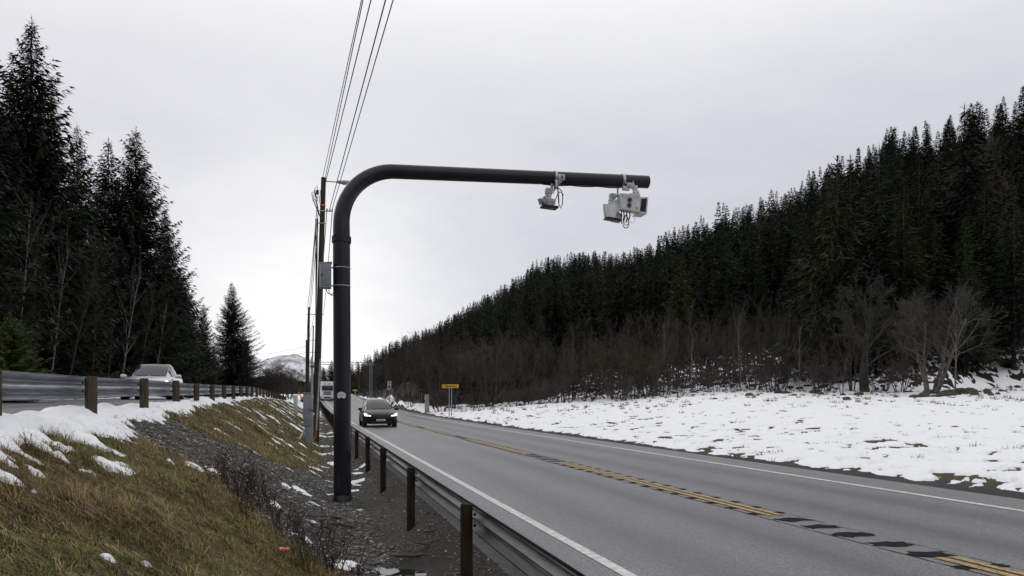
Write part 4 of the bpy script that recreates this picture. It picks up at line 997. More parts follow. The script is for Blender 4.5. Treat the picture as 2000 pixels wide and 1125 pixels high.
for v0, us, hh in ((.036, (-.03, -.012, .006, .022, .034), .008), (.006, (-.062, -.048, -.034, -.010, .006, .022, .038, .052), .016), (-.022, (-.026, -.01, .006, .022), .007)):
    for u in us:
        w = .010; mb.add([cyl_pt(u - w / 2, v0 - hh / 2, .1806), cyl_pt(u + w / 2, v0 - hh / 2, .1806), cyl_pt(u + w / 2, v0 + hh / 2, .1806), cyl_pt(u - w / 2, v0 + hh / 2, .1806)], [(0, 1, 2, 3)])
mb.build("print", 'ink_grey', st, smooth=0)

# cabinet strapped to the pole
cb = thing("junction_box", (GXp, GYp, gzb + gz_(565)), "grey junction box strapped to the left side of the black gantry pole", "junction box")
bw, bh = .235, .49
mb = MB(); mb.box((-.205 - bw / 2, -.06, bh / 2), (bw, .26, bh), bev=.008)
bx = mb.build("housing", 'grey_metal', cb)
mb = MB(); M = Matrix.Rotation(math.radians(-6), 3, 'Y'); mb.box((-.205 - bw / 2, -.06, bh + .012), (bw + .03, .29, .015), M, bev=.004); mb.build("lid", 'grey_metal', cb)
mb = MB(); mb.box((-.205 - bw / 2 + .01, -.194, bh / 2), (bw - .05, .008, bh - .06), bev=.003); dr_ = mb.build("door", 'cabinet_grey', cb)
mb = MB(); mb.box((-.205 - bw + .045, -.202, bh / 2), (.02, .012, .05), bev=.003); mb.build("handle", 'dark_plastic', dr_)
for z in (.06, .43):
    mb = MB(); mb.tube([(.178 * math.cos(a), .178 * math.sin(a), z) for a in np.linspace(0, 2 * math.pi, 33)], .010, 6, cap=False); mb.tube([(-.178, -.02, z), (-.21, -.03, z)], .014, 6); mb.build("strap", 'galvanised', cb)
mb = MB(); mb.tube([(-.30, -.06, 0), (-.30, -.06, -.05), (-.26, -.06, -.11), (-.20, -.05, -.12), (-.17, -.03, -.10)], .009, 6); mb.tube([(-.25, -.02, 0), (-.25, -.02, -.07), (-.20, -.02, -.14), (-.172, 0, -.13)], .008, 6); mb.build("cable", 'cable_black', cb)

# ---------------------------------------------------------------- units hanging from the arm
def loop(mb, c, w, h, r, n=20, tw=0.0, a0=0.0, a1=6.283):
    mb.tube([(c[0] + w * math.cos(a), c[1] + tw * math.sin(2 * a), c[2] + h * math.sin(a)) for a in np.linspace(a0, a1, n)], r, 6)
def clamp(t, P, r=.150):
    mb = MB(); n = 28
    secs = []
    for k in range(n + 1):
        a = 2 * math.pi * k / n; secs.append([(x, (r + e) * math.cos(a), (r + e) * math.sin(a)) for x, e in ((-.032, 0), (.032, 0), (.032, .006), (-.032, .006))])
    mb.loft(secs, cap=False); return mb.build("clamp", 'galvanised', t)
u1 = 1 / 88.5 / CT
P = arm_pt(5.19); ant = thing("toll_antenna", P, "tilted grey antenna unit hanging from the middle of the gantry arm", "antenna")
c_ = clamp(ant, P)
mb = MB(); mb.box((.10, -.165, -.02), (.15, .03, .13), bev=.006); mb.box((-.02, -.10, -.18), (.05, .16, .12), bev=.006); mb.box((.03, -.12, -.10), (.16, .08, .05), bev=.004); mb.tube([(.12, -.15, -.05), (-.06, -.08, -.30)], .018, 7)
br = mb.build("bracket", 'galvanised', ant)
mb = MB(); mb.box((.105, -.183, -.02), (.035, .008, .07)); mb.build("slot", 'dark_plastic', br)
mb = MB(); mb.tube([(-.09, -.05, -.14), (-.09, -.05, -.30)], .03, 10); mb.box((-.16, -.06, -.32), (.15, .13, .13), bev=.012); mb.build("swivel_head", 'grey_metal', ant)
mb = MB(); mb.tube([(-.17, -.06, -.38), (-.17, -.06, -.50)], .058, 14); mb.tube([(-.17, -.06, -.415), (-.17, -.06, -.43)], .072, 14); mb.tube([(-.17, -.06, -.46), (-.17, -.06, -.475)], .068, 14); mb.build("neck", 'white_metal', ant)
M = Matrix.Rotation(math.radians(26), 3, 'Y')
mb = MB(); Mt = Matrix.Rotation(math.radians(8), 3, 'Y')
mb.box((-.20, -.06, -.58), (.30, .22, .12), M, bev=.02); mb.box((-.15, -.10, -.53), (.20, .14, .08), Mt, bev=.02)
mb.tube([(-.38, -.08, -.50), (-.34, -.08, -.62)], .045, 12); mb.tube([(-.29, -.15, -.46), (-.27, -.15, -.53)], .03, 10); mb.box((-.10, -.16, -.56), (.07, .04, .09), M, bev=.01); mb.box((-.22, -.18, -.55), (.05, .03, .06), M, bev=.008)
for k in range(4): mb.tube([(-.30 + .07 * k, -.17, -.635 - .005 * k), (-.30 + .07 * k, -.19, -.635 - .005 * k)], .012, 8)
mb.build("housing", 'grey_metal', ant)
mb = MB(); mb.box((-.15, -.06, -.665), (.36, .26, .045), Matrix.Rotation(math.radians(4), 3, 'Y'), bev=.012); mb.build("antenna_face", 'dark_plastic', ant)
mb = MB(); mb.tube([(-.06, -.08, -.35), (-.04, -.1, -.28), (.04, -.12, -.24), (.12, -.1, -.30), (.15, -.1, -.42), (.14, -.1, -.58), (.10, -.1, -.68), (.06, -.1, -.60), (.05, -.1, -.40), (.03, -.1, -.20)], .011, 7)
mb.tube([(-.03, -.08, -.60), (-.02, -.09, -.50), (.02, -.1, -.40), (.07, -.11, -.33), (.12, -.12, -.34), (.16, -.12, -.40)], .009, 7)
mb.tube([(.03, -.1, -.18), (.045, -.1, -.40), (.06, -.1, -.56)], .015, 7); mb.build("cables", 'cable_black', ant)

P = arm_pt(6.79); sc_ = 1 / 86.4
tc_ = thing("toll_camera", P, "white double-lensed camera unit with a black window hanging at the end of the gantry arm", "traffic camera")
clamp(tc_, P, .148)
q = lambda px, py: ((px - 1215) * sc_ / CT * .98, (349 - py) * sc_)
mb = MB()
for (px, py, w, h) in ((1226, 361, 14, 11), (1236, 367, 9, 14), (1217, 367, 14, 8)):
    x, z = q(px, py); mb.box((x, -.15, z), (w * sc_, .06, h * sc_), bev=.005)
mb.tube([(.0, -.15, -.06), (.10, -.15, -.18)], .02, 7); mb.tube([(.2, -.13, -.02), (.26, -.13, -.22)], .018, 7); mb.tube([(.08, -.17, -.1), (.22, -.17, -.22)], .014, 7)
br = mb.build("bracket", 'galvanised', tc_)
x, z = q(1237, 374); mb = MB(); mb.box((x, -.17, z), (.15, .05, .085), bev=.006); pl = mb.build("mounting_plate", 'white_metal', tc_)
for dx in (-.045, .04): mb = MB(); mb.tube([(x + dx, -.19, z - .01), (x + dx, -.201, z - .01)], .012, 8); mb.build("bolt", 'dark_plastic', pl)
# main white box: front plate in the picture plane, tilted a little
poly = [q(*p) for p in ((1203, 380), (1220, 381), (1222, 379.5), (1243, 381), (1241, 414), (1205, 410))]
M = Matrix.Rotation(math.radians(-6), 3, 'Z')
mb = MB(); mb.prism([M @ Vector((x, -.30, z)) for x, z in poly], (0, 0, 0), M @ Vector((0, .24, 0))); hb = mb.build("camera_housing", 'white_metal', tc_, smooth=0)
def disc(mb, cx, cz, y, r, dep=.02, n=20):
    mb.tube([M @ Vector((cx, y, cz)), M @ Vector((cx, y - dep, cz))], r, n)
for (px, py) in ((1221.5, 392.5), (1220.5, 403)):
    x, z = q(px, py); mb = MB(); disc(mb, x, z, -.299, .046, .03); le = mb.build("lens", 'ink', hb)
mb = MB()
for k in range(4): 
    x, z = q(1205.5, 382.5 + 1.6 * k); mb.box(M @ Vector((x + .02, -.302, z)), (.03, .004, .006), M)
for (px, py) in ((1225, 398), (1232, 398.5), (1238, 385), (1207, 407)):
    x, z = q(px, py); disc(mb, x, z, -.299, .009, .006, 8)
mb.build("vents", 'ink_grey', hb)
x, z = q(1236, 407.5); mb = MB(); mb.box(M @ Vector((x, -.303, z)), (.075, .005, .07), M); lb = mb.build("warning_label", 'yellow_label', hb)
mb = MB(); mb.box(M @ Vector((x, -.3065, z - .004)), (.035, .002, .03), M); mb.build("print", 'ink_grey', lb)
# camera window box beside it
fr = [q(*p) for p in ((1244, 384), (1259.5, 383), (1256.5, 416), (1240, 415))]; win = [q(*p) for p in ((1245.2, 387), (1256.6, 386), (1253.6, 412), (1242, 411.5))]
mb = MB(); mb.prism([Vector((x, -.26, z)) for x, z in fr], (0, 0, 0), (0, .34, 0)); cf = mb.build("camera_case", 'white_metal', tc_, smooth=0)
mb = MB(); mb.prism([Vector((x, -.266, z)) for x, z in win], (0, 0, 0), (0, .004, 0)); mb.build("window", 'dark_plastic', cf, smooth=0)
mb = MB()
for (px, w, h, dz) in ((1212, .05, .22, 0), (1218, .06, .28, .02), (1224, .05, .19, 0)):
    x, z = q(px, 414); mb.tube([(x, -.16, z + .05), (x + .01, -.17, z - h * .6 + .05), (x - .01, -.16, z - h * .8)], .014, 7)
x, z = q(1216.5, 432); loop(mb, (x, -.17, z), .065, .14, .010, 26, .03); loop(mb, (x + .02, -.15, z + .05), .05, .12, .008, 26, .03)
x, z = q(1208, 436); mb.tube([(x, -.16, z + .30), (x - .005, -.16, z + .05), (x - .005, -.16, z)], .012, 7); mb.build("cables", 'cable_black', tc_)
mb = MB(); x, z = q(1227, 416); mb.tube([(x, -.2, z), (x + .02, -.2, z - .07), (x + .07, -.2, z - .07), (x + .09, -.2, z + .02)], .005, 5); mb.tube([(x + .09, -.2, z), (x + .08, -.2, z - .16), (x + .03, -.2, z - .22), (x - .06, -.18, z - .16)], .005, 5)
x, z = q(1197, 434); mb.tube([(x - .03, -.2, z + .06), (x + .0, -.2, z - .0), (x + .06, -.2, z - .01), (x + .10, -.2, z + .03)], .005, 5); mb.build("thin_cables", 'cable_pale', tc_)

pn = thing("toll_antenna", P, "smooth pale grey hooded antenna panel hanging left of the double-lensed camera unit", "antenna")
mb = MB(); x, z = q(1193, 382); mb.box((x, -.05, z), (.13, .13, .12), bev=.012); mb.tube([(x + .14, -.03, z + .20), (x + .13, -.03, z + .02)], .022, 8); mb.box((x + .13, -.04, z + .02), (.14, .08, .04), bev=.006); mb.build("swivel_head", 'grey_metal', pn)
mb = MB(); x, z = q(1190, 394); mb.tube([(x, -.06, z + .10), (x - .02, -.08, z - .02)], .05, 12); mb.tube([(x - .005, -.07, z + .05), (x - .008, -.07, z + .03)], .065, 12); mb.box((x - .04, -.09, z - .02), (.07, .06, .07), bev=.01); mb.box((x + .03, -.11, z + .01), (.06, .05, .04), bev=.008); mb.build("neck", 'white_metal', pn)
out = [q(*p) for p in ((1170.5, 400.5), (1187, 401), (1193, 391), (1199, 389), (1201, 411), (1195, 419), (1194, 427), (1175, 427), (1173.5, 424))]
mb = MB(); mb.prism([Vector((x, -.20, z)) for x, z in out], (0, 0, 0), (0, .09, 0)); mb.prism([Vector((x * 1, -.10, z - .02)) for x, z in [q(*p) for p in ((1194, 418), (1203, 409), (1213, 416), (1207, 431), (1192, 429))]], (0, 0, 0), (0, .1, 0)); ph = mb.build("panel", 'white_metal', pn, smooth=0)
bv = ph.modifiers.new("soft_edges", 'BEVEL'); bv.width = .012; bv.segments = 3
out = [q(*p) for p in ((1176, 425.5), (1194, 426), (1206, 429), (1206, 432), (1173, 429))]
mb = MB(); mb.prism([Vector((x, -.212, z)) for x, z in out], (0, 0, 0), (0, .16, 0)); mb.build("lower_lip", 'dark_plastic', pn, smooth=0)

# ---------------------------------------------------------------- poles, wires, cabinets on the left of the road
def wood_pole(px0, py0, px1, py1, d, r0, r1, label):
    a = Vector(W(px0, py0, d)); a.z = gz(a.x, a.y); b = Vector(W(px1, py1, d)); t = thing("power_pole", a, label, "power pole")
    mb = MB(); n = 8; mb.tube([(b - a) * (k / n) - Vector((0, 0, .4 if k == 0 else 0)) for k in range(n + 1)], [r0 + (r1 - r0) * k / n for k in range(n + 1)], 14); mb.build("pole", 'wood_pole', t)
    return t, a, b
t1, a1, b1 = wood_pole(616, 866, 632, 347, 35, .165, .115, "tall brown wooden power pole with a street lamp, just left of the black gantry")
up = lambda f: (b1 - a1) * f
def at_y(py, d=35, px=None): 
    f = (866 - py) / (866 - 347); return up(f)
mb = MB(); mb.tube([at_y(414) + Vector((-.15, -.12, 0)), at_y(414) + Vector((.45, -.12, .02))], .03, 6); mb.tube([at_y(438) + Vector((-.3, -.13, 0)), at_y(438) + Vector((.16, -.13, 0))], .025, 6); br = mb.build("crossarm", 'galvanised', t1)
for dx in (.2, .33, .44): mb = MB(); mb.tube([at_y(414) + Vector((dx, -.12, .02)), at_y(414) + Vector((dx, -.12, .14))], [.035, .025], 8); mb.build("insulator", 'dark_plastic', t1)
mb = MB(); mb.tube([at_y(402) + Vector((0, 0, -.03)), at_y(402) + Vector((0, 0, .03))], .134, 16); mb.build("marker_band", 'orange_paint', t1)
mb = MB()
for k, (dx, dz, h) in enumerate(((-.30, 0, .5), (-.24, .05, .75), (-.36, .1, .45), (-.17, -.05, .65))):
    p = at_y(398) + Vector((dx, -.15, dz)); mb.tube([p, p + Vector((.03, 0, h * .5)), p + Vector((-.08 + .05 * k, 0, h)), p + Vector((-.14, 0, h * .7)), p + Vector((-.10, 0, h * .1)), at_y(425) + Vector((-.12, -.14, 0))], .016, 5)
mb.tube([at_y(378) + Vector((-.26, -.1, .1)), at_y(378) + Vector((-.26, -.1, -.08))], .07, 10)
for k in range(3): mb.tube([at_y(430) + Vector((-.20 - .05 * k, -.14, 0)), at_y(520) + Vector((-.17 - .03 * k, -.16, 0)), at_y(640) + Vector((-.15, -.17, 0)), at_y(790) + Vector((-.14, -.17, 0))], .018, 5)
mb.build("cable_bundle", 'cable_black', t1)
mb = MB(); p = at_y(704) + Vector((.10, -.16, 0)); e = at_y(845) + Vector((.02, -.20, 0)); mb.tube([p, e], .05, 10); mb.build("conduit", 'galvanised', t1)
mb = MB(); mb.tube([e + Vector((0, 0, .05)), e + Vector((-.03, -.02, -.25)), e + Vector((-.12, -.05, -.5)), e + Vector((-.25, -.1, -.78))], .055, 10); mb.build("orange_pipe", 'orange_plastic', t1)
lt = thing("street_lamp", Vector(a1) + at_y(354), "grey street lamp head on a short arm at the top of the wooden pole", "street lamp")
mb = MB(); mb.tube([(.1, -.02, 0), (.66, -.05, .0)], .028, 8); mb.tube([(.08, -.02, .10), (.08, -.02, -.12)], .035, 8); mb.build("arm", 'galvanised', lt)
mb = MB(); mb.loft([[(x, -.05 + w * math.cos(a), .0 + zc + h * math.sin(a)) for a in np.linspace(0, 2 * math.pi, 14, endpoint=False)] for x, w, h, zc in ((.60, .03, .03, 0), (.66, .09, .07, .0), (.95, .13, .10, .0), (1.25, .13, .09, .01), (1.45, .09, .06, .02), (1.50, .03, .03, .02))]); mb.build("lamp_head", 'grey_metal', lt)
mb = MB(); mb.loft([[(x, -.05 + w * math.cos(a), -.055 + h * math.sin(a)) for a in np.linspace(0, 2 * math.pi, 12, endpoint=False)] for x, w, h in ((.80, .03, .02), (.9, .09, .06), (1.2, .09, .05), (1.32, .03, .02))]); mb.build("lamp_glass", 'concrete_grey', lt)
t2, a2, b2 = wood_pole(600, 800, 603.5, 600, 73, .15, .11, "second dark wooden power pole, left of the tall one with the lamp")
mb = MB(); q2 = b2 - a2; mb.tube([q2 + Vector((-.2, -.12, -.7)), q2 + Vector((1.4, -.12, -.7))], .035, 6); mb.build("crossarm", 'wood_pole', t2)
t3, a3, b3 = wood_pole(598, 795, 598.5, 664, 116, .14, .11, "short far wooden pole peeking out left of the second one")
t4, a4, b4 = wood_pole(608.5, 800, 612, 636, 100, .10, .08, "thin dark pole with two short crossarms between the wooden poles")
mb = MB(); q4 = b4 - a4
for f in (.83, .69): mb.tube([q4 * f + Vector((-.45, -.1, 0)), q4 * f + Vector((.42, -.1, 0))], .03, 6)
mb.build("crossarm", 'wood_pole', t4)
def wire(p, q, sag, r, label, grp, n=24, extra=None):
    p, q = Vector(p), Vector(q); mb = MB(); mid = p
    mb.tube([(p.lerp(q, k / n) - Vector((0, 0, sag * 4 * (k / n) * (1 - k / n)))) - mid for k in range(n + 1)], r, 6)
    o = mb.build("power_line", 'cable_black', None); o.location = mid; return tag(o, label, "power line", grp)
G_ = "overhead lines running up from the lamp pole"
for k, (tx, dtop, src, r) in enumerate(((706, 18.6, at_y(349) + Vector((-.05, 0, .0)), .012), (709, 18.6, at_y(352) + Vector((.06, -.1, 0)), .014), (724.5, 18.6, at_y(356) + Vector((.10, -.1, 0)), .016), (753, 16.3, at_y(414) + Vector((.33, -.12, .14)), .016), (767.7, 16.3, at_y(414) + Vector((.44, -.12, .14)), .014))):
    A = Vector(a1) + src; B = Vector(W(tx, 0, dtop)); E = A + (B - A) * 2.6
    wire(A, E, 0.0, r, ["leftmost thin overhead line rising from the pole top", "thin overhead line second from the left, close beside the first", "thick overhead line in the middle of the five", "overhead line second from the right, from the pole bracket", "rightmost overhead line, from the outer end of the pole bracket"][k], G_)
G2 = "slack lines between the wooden poles"
for k, (s, e, sg) in enumerate(((at_y(400) + Vector((-.25, -.12, 0)), q2 + Vector((-.15, -.1, -.1)), .5), (at_y(416) + Vector((-.2, -.12, 0)), q2 + Vector((.1, -.1, -.3)), .7), (at_y(440) + Vector((-.28, -.12, 0)), q2 + Vector((-.1, -.12, -.7)), .8), (at_y(414) + Vector((.2, -.12, .1)), q2 + Vector((.9, -.12, -.66)), .4), (at_y(414) + Vector((.44, -.12, .1)), q2 + Vector((1.35, -.12, -.66)), .5))):
    wire(Vector(a1) + s, Vector(a2) + e, sg, .018, "slack black line from the lamp pole to the second wooden pole", G2)
for k, dx in enumerate((-.1, .5)): wire(Vector(a2) + q2 + Vector((dx, 0, -.65)), Vector(b3) + Vector((dx * .4, 0, -.2)), .5, .018, "line from the second wooden pole to the far short pole", "lines between the far poles")
for k, (y0, y1) in enumerate(((694, 676), (703, 688))):
    wire(W(440, y0, 160), W(598, y1, 117), .6, .02, ["upper faint line left of the far poles above the mountain", "lower faint line left of the far poles above the mountain"][k], None)
# grey cabinet on its pedestal, steel mast and strut
cp0 = W(600, 866, 31.6); zc0 = gz(cp0[0], cp0[1]); k_ = 31.6 / F
cbn = thing("utility_cabinet", (cp0[0], cp0[1], zc0), "tall grey utility cabinet on a pedestal beside the wooden pole", "utility cabinet")
zb, ztp = EYE + (HY - 832) * k_ - zc0, EYE + (HY - 768) * k_ - zc0
mb = MB(); mb.box((.0, 0, (zb + ztp) / 2), (.33, .28, ztp - zb), bev=.01); cbb = mb.build("housing", 'cabinet_grey', cbn)
mb = MB(); mb.box((0, -.01, ztp + .01), (.37, .33, .03), bev=.008); mb.build("roof", 'grey_metal', cbn)
mb = MB(); mb.box((-.0, -.143, (zb + ztp) / 2), (.27, .008, ztp - zb - .1), bev=.003); dd = mb.build("door", 'cabinet_grey', cbn)
mb = MB(); mb.box((.10, -.155, (zb + ztp) / 2), (.02, .015, .12), bev=.004); mb.build("handle", 'dark_plastic', dd)
mb = MB(); mb.box((.02, 0, zb / 2 - .15), (.26, .2, zb + .3), bev=.01); mb.build("pedestal", 'cabinet_grey', cbn)
ms = W(609.5, 850, 32.6); zm = gz(ms[0], ms[1]); mt = thing("steel_mast", (ms[0], ms[1], zm), "slim grey steel mast behind the utility cabinet", "mast")
mb = MB(); mb.tube([(0, 0, -.2), (0.0, 0, EYE + (HY - 697) * 32.6 / F - zm)], .05, 10); mb.build("tube", 'grey_metal', mt)
mb = MB(); zt_ = EYE + (HY - 716) * 32.6 / F - zm; mb.box((0, 0, zt_), (.16, .16, .06), bev=.01); mb.build("clamp", 'dark_plastic', mt); mb = MB(); mb.box((0, 0, zt_ - 1.9), (.16, .16, .05), bev=.01); mb.build("clamp", 'dark_plastic', mt)
s0, s1 = Vector(W(583, 858, 31)), Vector(W(613, 808, 33)); s0.z = gz(s0.x, s0.y)
mb = MB(); mb.tube([Vector((0, 0, -.1)), s1 - s0], .045, 8); stt = mb.build("strut", 'grey_metal', None); stt.location = s0; stt.name = "steel_strut"; tag(stt, "slanting grey steel strut leaning against the mast by the cabinet", "strut")
def simple_box(name, px0, px1, py0, py1, d, mat, label, cat, depth=.35):
    x, y, _ = W((px0 + px1) / 2, py1, d); z0 = gz(x, y); w = (px1 - px0) / F * d; h = EYE + (HY - py0) / F * d - z0
    t = thing(name, (x, y, z0), label, cat, rz=-TH * .5)
    mb = MB(); mb.box((0, 0, h / 2 - .1), (w * .96, depth, h + .2), bev=.02); mb.build("housing", mat, t)
    mb = MB(); mb.box((0, 0, h + .015), (w, depth * 1.06, .06), bev=.015); mb.build("lid", mat, t)
    mb = MB(); mb.box((0, -depth / 2 - .004, h * .5), (w * .8, .01, h * .82), bev=.003); mb.build("door", mat, t)
    return t
simple_box("roadside_cabinet", 829.5, 838.5, 771, 804, 80, 'concrete_grey', "tall pale grey cabinet in the snow left of the yellow road sign", "cabinet")
simple_box("roadside_cabinet", 748, 753.5, 769, 786, 122, 'concrete_grey', "small far grey cabinet under the speed camera box, above the black car", "cabinet")
simple_box("roadside_cabinet", 574, 581, 773, 795, 62, 'white_metal', "low whitish cabinet left of the grey utility cabinet", "cabinet")
# speed camera box on its pole
x, y, _ = W(760.5, 786, 110); z0 = gz(x, y); k_ = 110 / F; f1 = lambda py: EYE + (HY - py) * k_ - z0
sp = thing("speed_camera", (x, y, z0), "grey speed camera box with two dark ports on a thin pole behind the black car", "speed camera", rz=-TH * .6)
mb = MB(); mb.tube([(0, 0, -.2), (0, 0, f1(758))], .05, 8); mb.build("pole", 'grey_metal', sp)
w = 7.2 * k_ / 2
mb = MB(); mb.prism([Vector((px * w, -.25, f1(py))) for px, py in ((-1, 744.5), (1, 744.5), (1, 759), (.25, 762.3), (-.25, 762.3), (-1, 759))], (0, 0, 0), (0, .5, 0)); hs = mb.build("housing", 'concrete_grey', sp, smooth=0)
mb = MB(); mb.tube([(0, -.249, f1(748)), (0, -.262, f1(748))], .13, 12); mb.build("port", 'ink_grey', hs)
mb = MB(); mb.tube([(0, -.249, f1(755.6)), (0, -.262, f1(755.6))], .17, 14); mb.build("port", 'ink', hs)
# yellow place sign
x, y, _ = W(879.5, 811, 67); z0 = gz(x, y); k_ = 67 / F; f1 = lambda py: EYE + (HY - py) * k_ - z0
sg = thing("road_sign", (x, y, z0), "yellow place-name sign reading Blindheim on two steel posts by the road", "road sign", rz=-TH)
for px in (-2.3, 2.3):
    mb = MB(); mb.tube([(px * k_, .03, -.3), (px * k_, .03, f1(750.3))], .038, 8); mb.build("post", 'galvanised', sg)
zc = (f1(751) + f1(757.8)) / 2; hh = f1(751) - f1(757.8); ww = 32.5 * k_
mb = MB(); mb.box((0, -.04, zc), (ww, .02, hh), bev=.004); bd = mb.build("board", 'yellow_sign', sg)
me = text_mesh("Blindheim", hh * .86, .001); tx = link("lettering", me, 'ink', bd); tx.rotation_euler = (math.pi / 2, 0, 0); tx.location = (.06 * ww, -.0535, zc)
mb = MB(); c = Vector((-.40 * ww, -.0515, zc)); 
for k in range(4):
    a = math.radians(20 + 90 * k); e = Vector((math.cos(a), 0, math.sin(a))); o_ = Vector((-e.z, 0, e.x)); mb.box(c + e * hh * .24, (hh * .22, .003, hh * .10), Matrix.Rotation(-a, 3, 'Y'))
mb.build("symbol", 'ink', bd)
# far yellow sign, snow stake, portal
x, y, _ = W(693.5, 775, 185); z0 = gz(x, y); k_ = 185 / F; f1 = lambda py: EYE + (HY - py) * k_ - z0
s2 = thing("road_sign", (x, y, z0), "far small yellow sign on a single post beside the road bend", "road sign", rz=-TH)
mb = MB(); mb.tube([(0, .05, -.2), (0, .05, f1(762))], .07, 8); mb.build("post", 'white_metal', s2)
mb = MB(); mb.box((0, -.03, (f1(761) + f1(764)) / 2), (9 * k_, .04, 3 * k_), bev=.01); mb.build("board", 'yellow_sign', s2)
x, y, _ = W(710, 785, 128); z0 = gz(x, y); mb = MB(); mb.tube([(0, 0, -.2), (0, 0, 1.1), (0, 0, 2.0)], [.03, .03, .022], 7); o = mb.build("snow_stake", 'wood_pole', None); o.location = (x, y, z0); tag(o, "thin dark snow stake on the ploughed heap beside the far road", "stake")
k_ = 172 / F; xr = 12.6; yr = 166.0; z0 = float(ground(np.array([xr]), np.array([yr]))[0]); zt_ = EYE + (HY - 712) * k_
pg = thing("sign_gantry", (1.2, yr, z0), "far grey steel portal spanning the road beyond the black car", "gantry")
for x in (0, xr - 1.2):
    mb = MB()
    for dx in (-.22, .22): mb.tube([(x + dx, 0, -.5), (x + dx, 0, zt_ - z0)], .09, 6)
    for k in range(7): z = (zt_ - z0) * k / 7; mb.tube([(x - .22, 0, z), (x + .22, 0, z + (zt_ - z0) / 7)], .03, 4)
    mb.build("leg", 'cabinet_grey', pg)
mb = MB()
for dz in (0, -.5): mb.tube([(-.3, 0, zt_ - z0 + dz), (xr - .9, 0, zt_ - z0 + dz)], .07, 6)
for k in range(16): x = (xr - 1.2) * k / 16; mb.tube([(x, 0, zt_ - z0 - .5), (x + .35, 0, zt_ - z0)], .03, 4)
mb.build("beam", 'cabinet_grey', pg)
# small digger far down the verge
x, y, _ = W(591, 775, 128); z0 = gz(x, y); dg_ = thing("mini_digger", (x, y, z0), "small red digger with an orange arm beyond the grey utility cabinet", "digger", rz=.3)
for s in (-.45, .45): mb = MB(); mb.box((.25, s, .18), (1.3, .26, .36), bev=.12); mb.build("track", 'tyre', dg_)
mb = MB(); mb.box((.3, 0, .62), (1.1, .9, .5), bev=.08); mb.box((.55, 0, 1.25), (.55, .75, .85), bev=.05); mb.build("body", 'red_paint', dg_)
mb = MB(); mb.box((.55, 0, 1.72), (.7, .85, .07), bev=.02); mb.build("roof", 'red_paint', dg_)
mb = MB(); mb.tube([(-.2, 0, .7), (-.62, 0, 1.75)], .10, 6); mb.tube([(-.62, 0, 1.75), (-1.15, 0, .65)], .08, 6); mb.build("arm", 'orange_paint', dg_)
mb = MB(); mb.box((-1.2, 0, .5), (.32, .5, .3), bev=.06); mb.build("bucket", 'rail_dark', dg_)
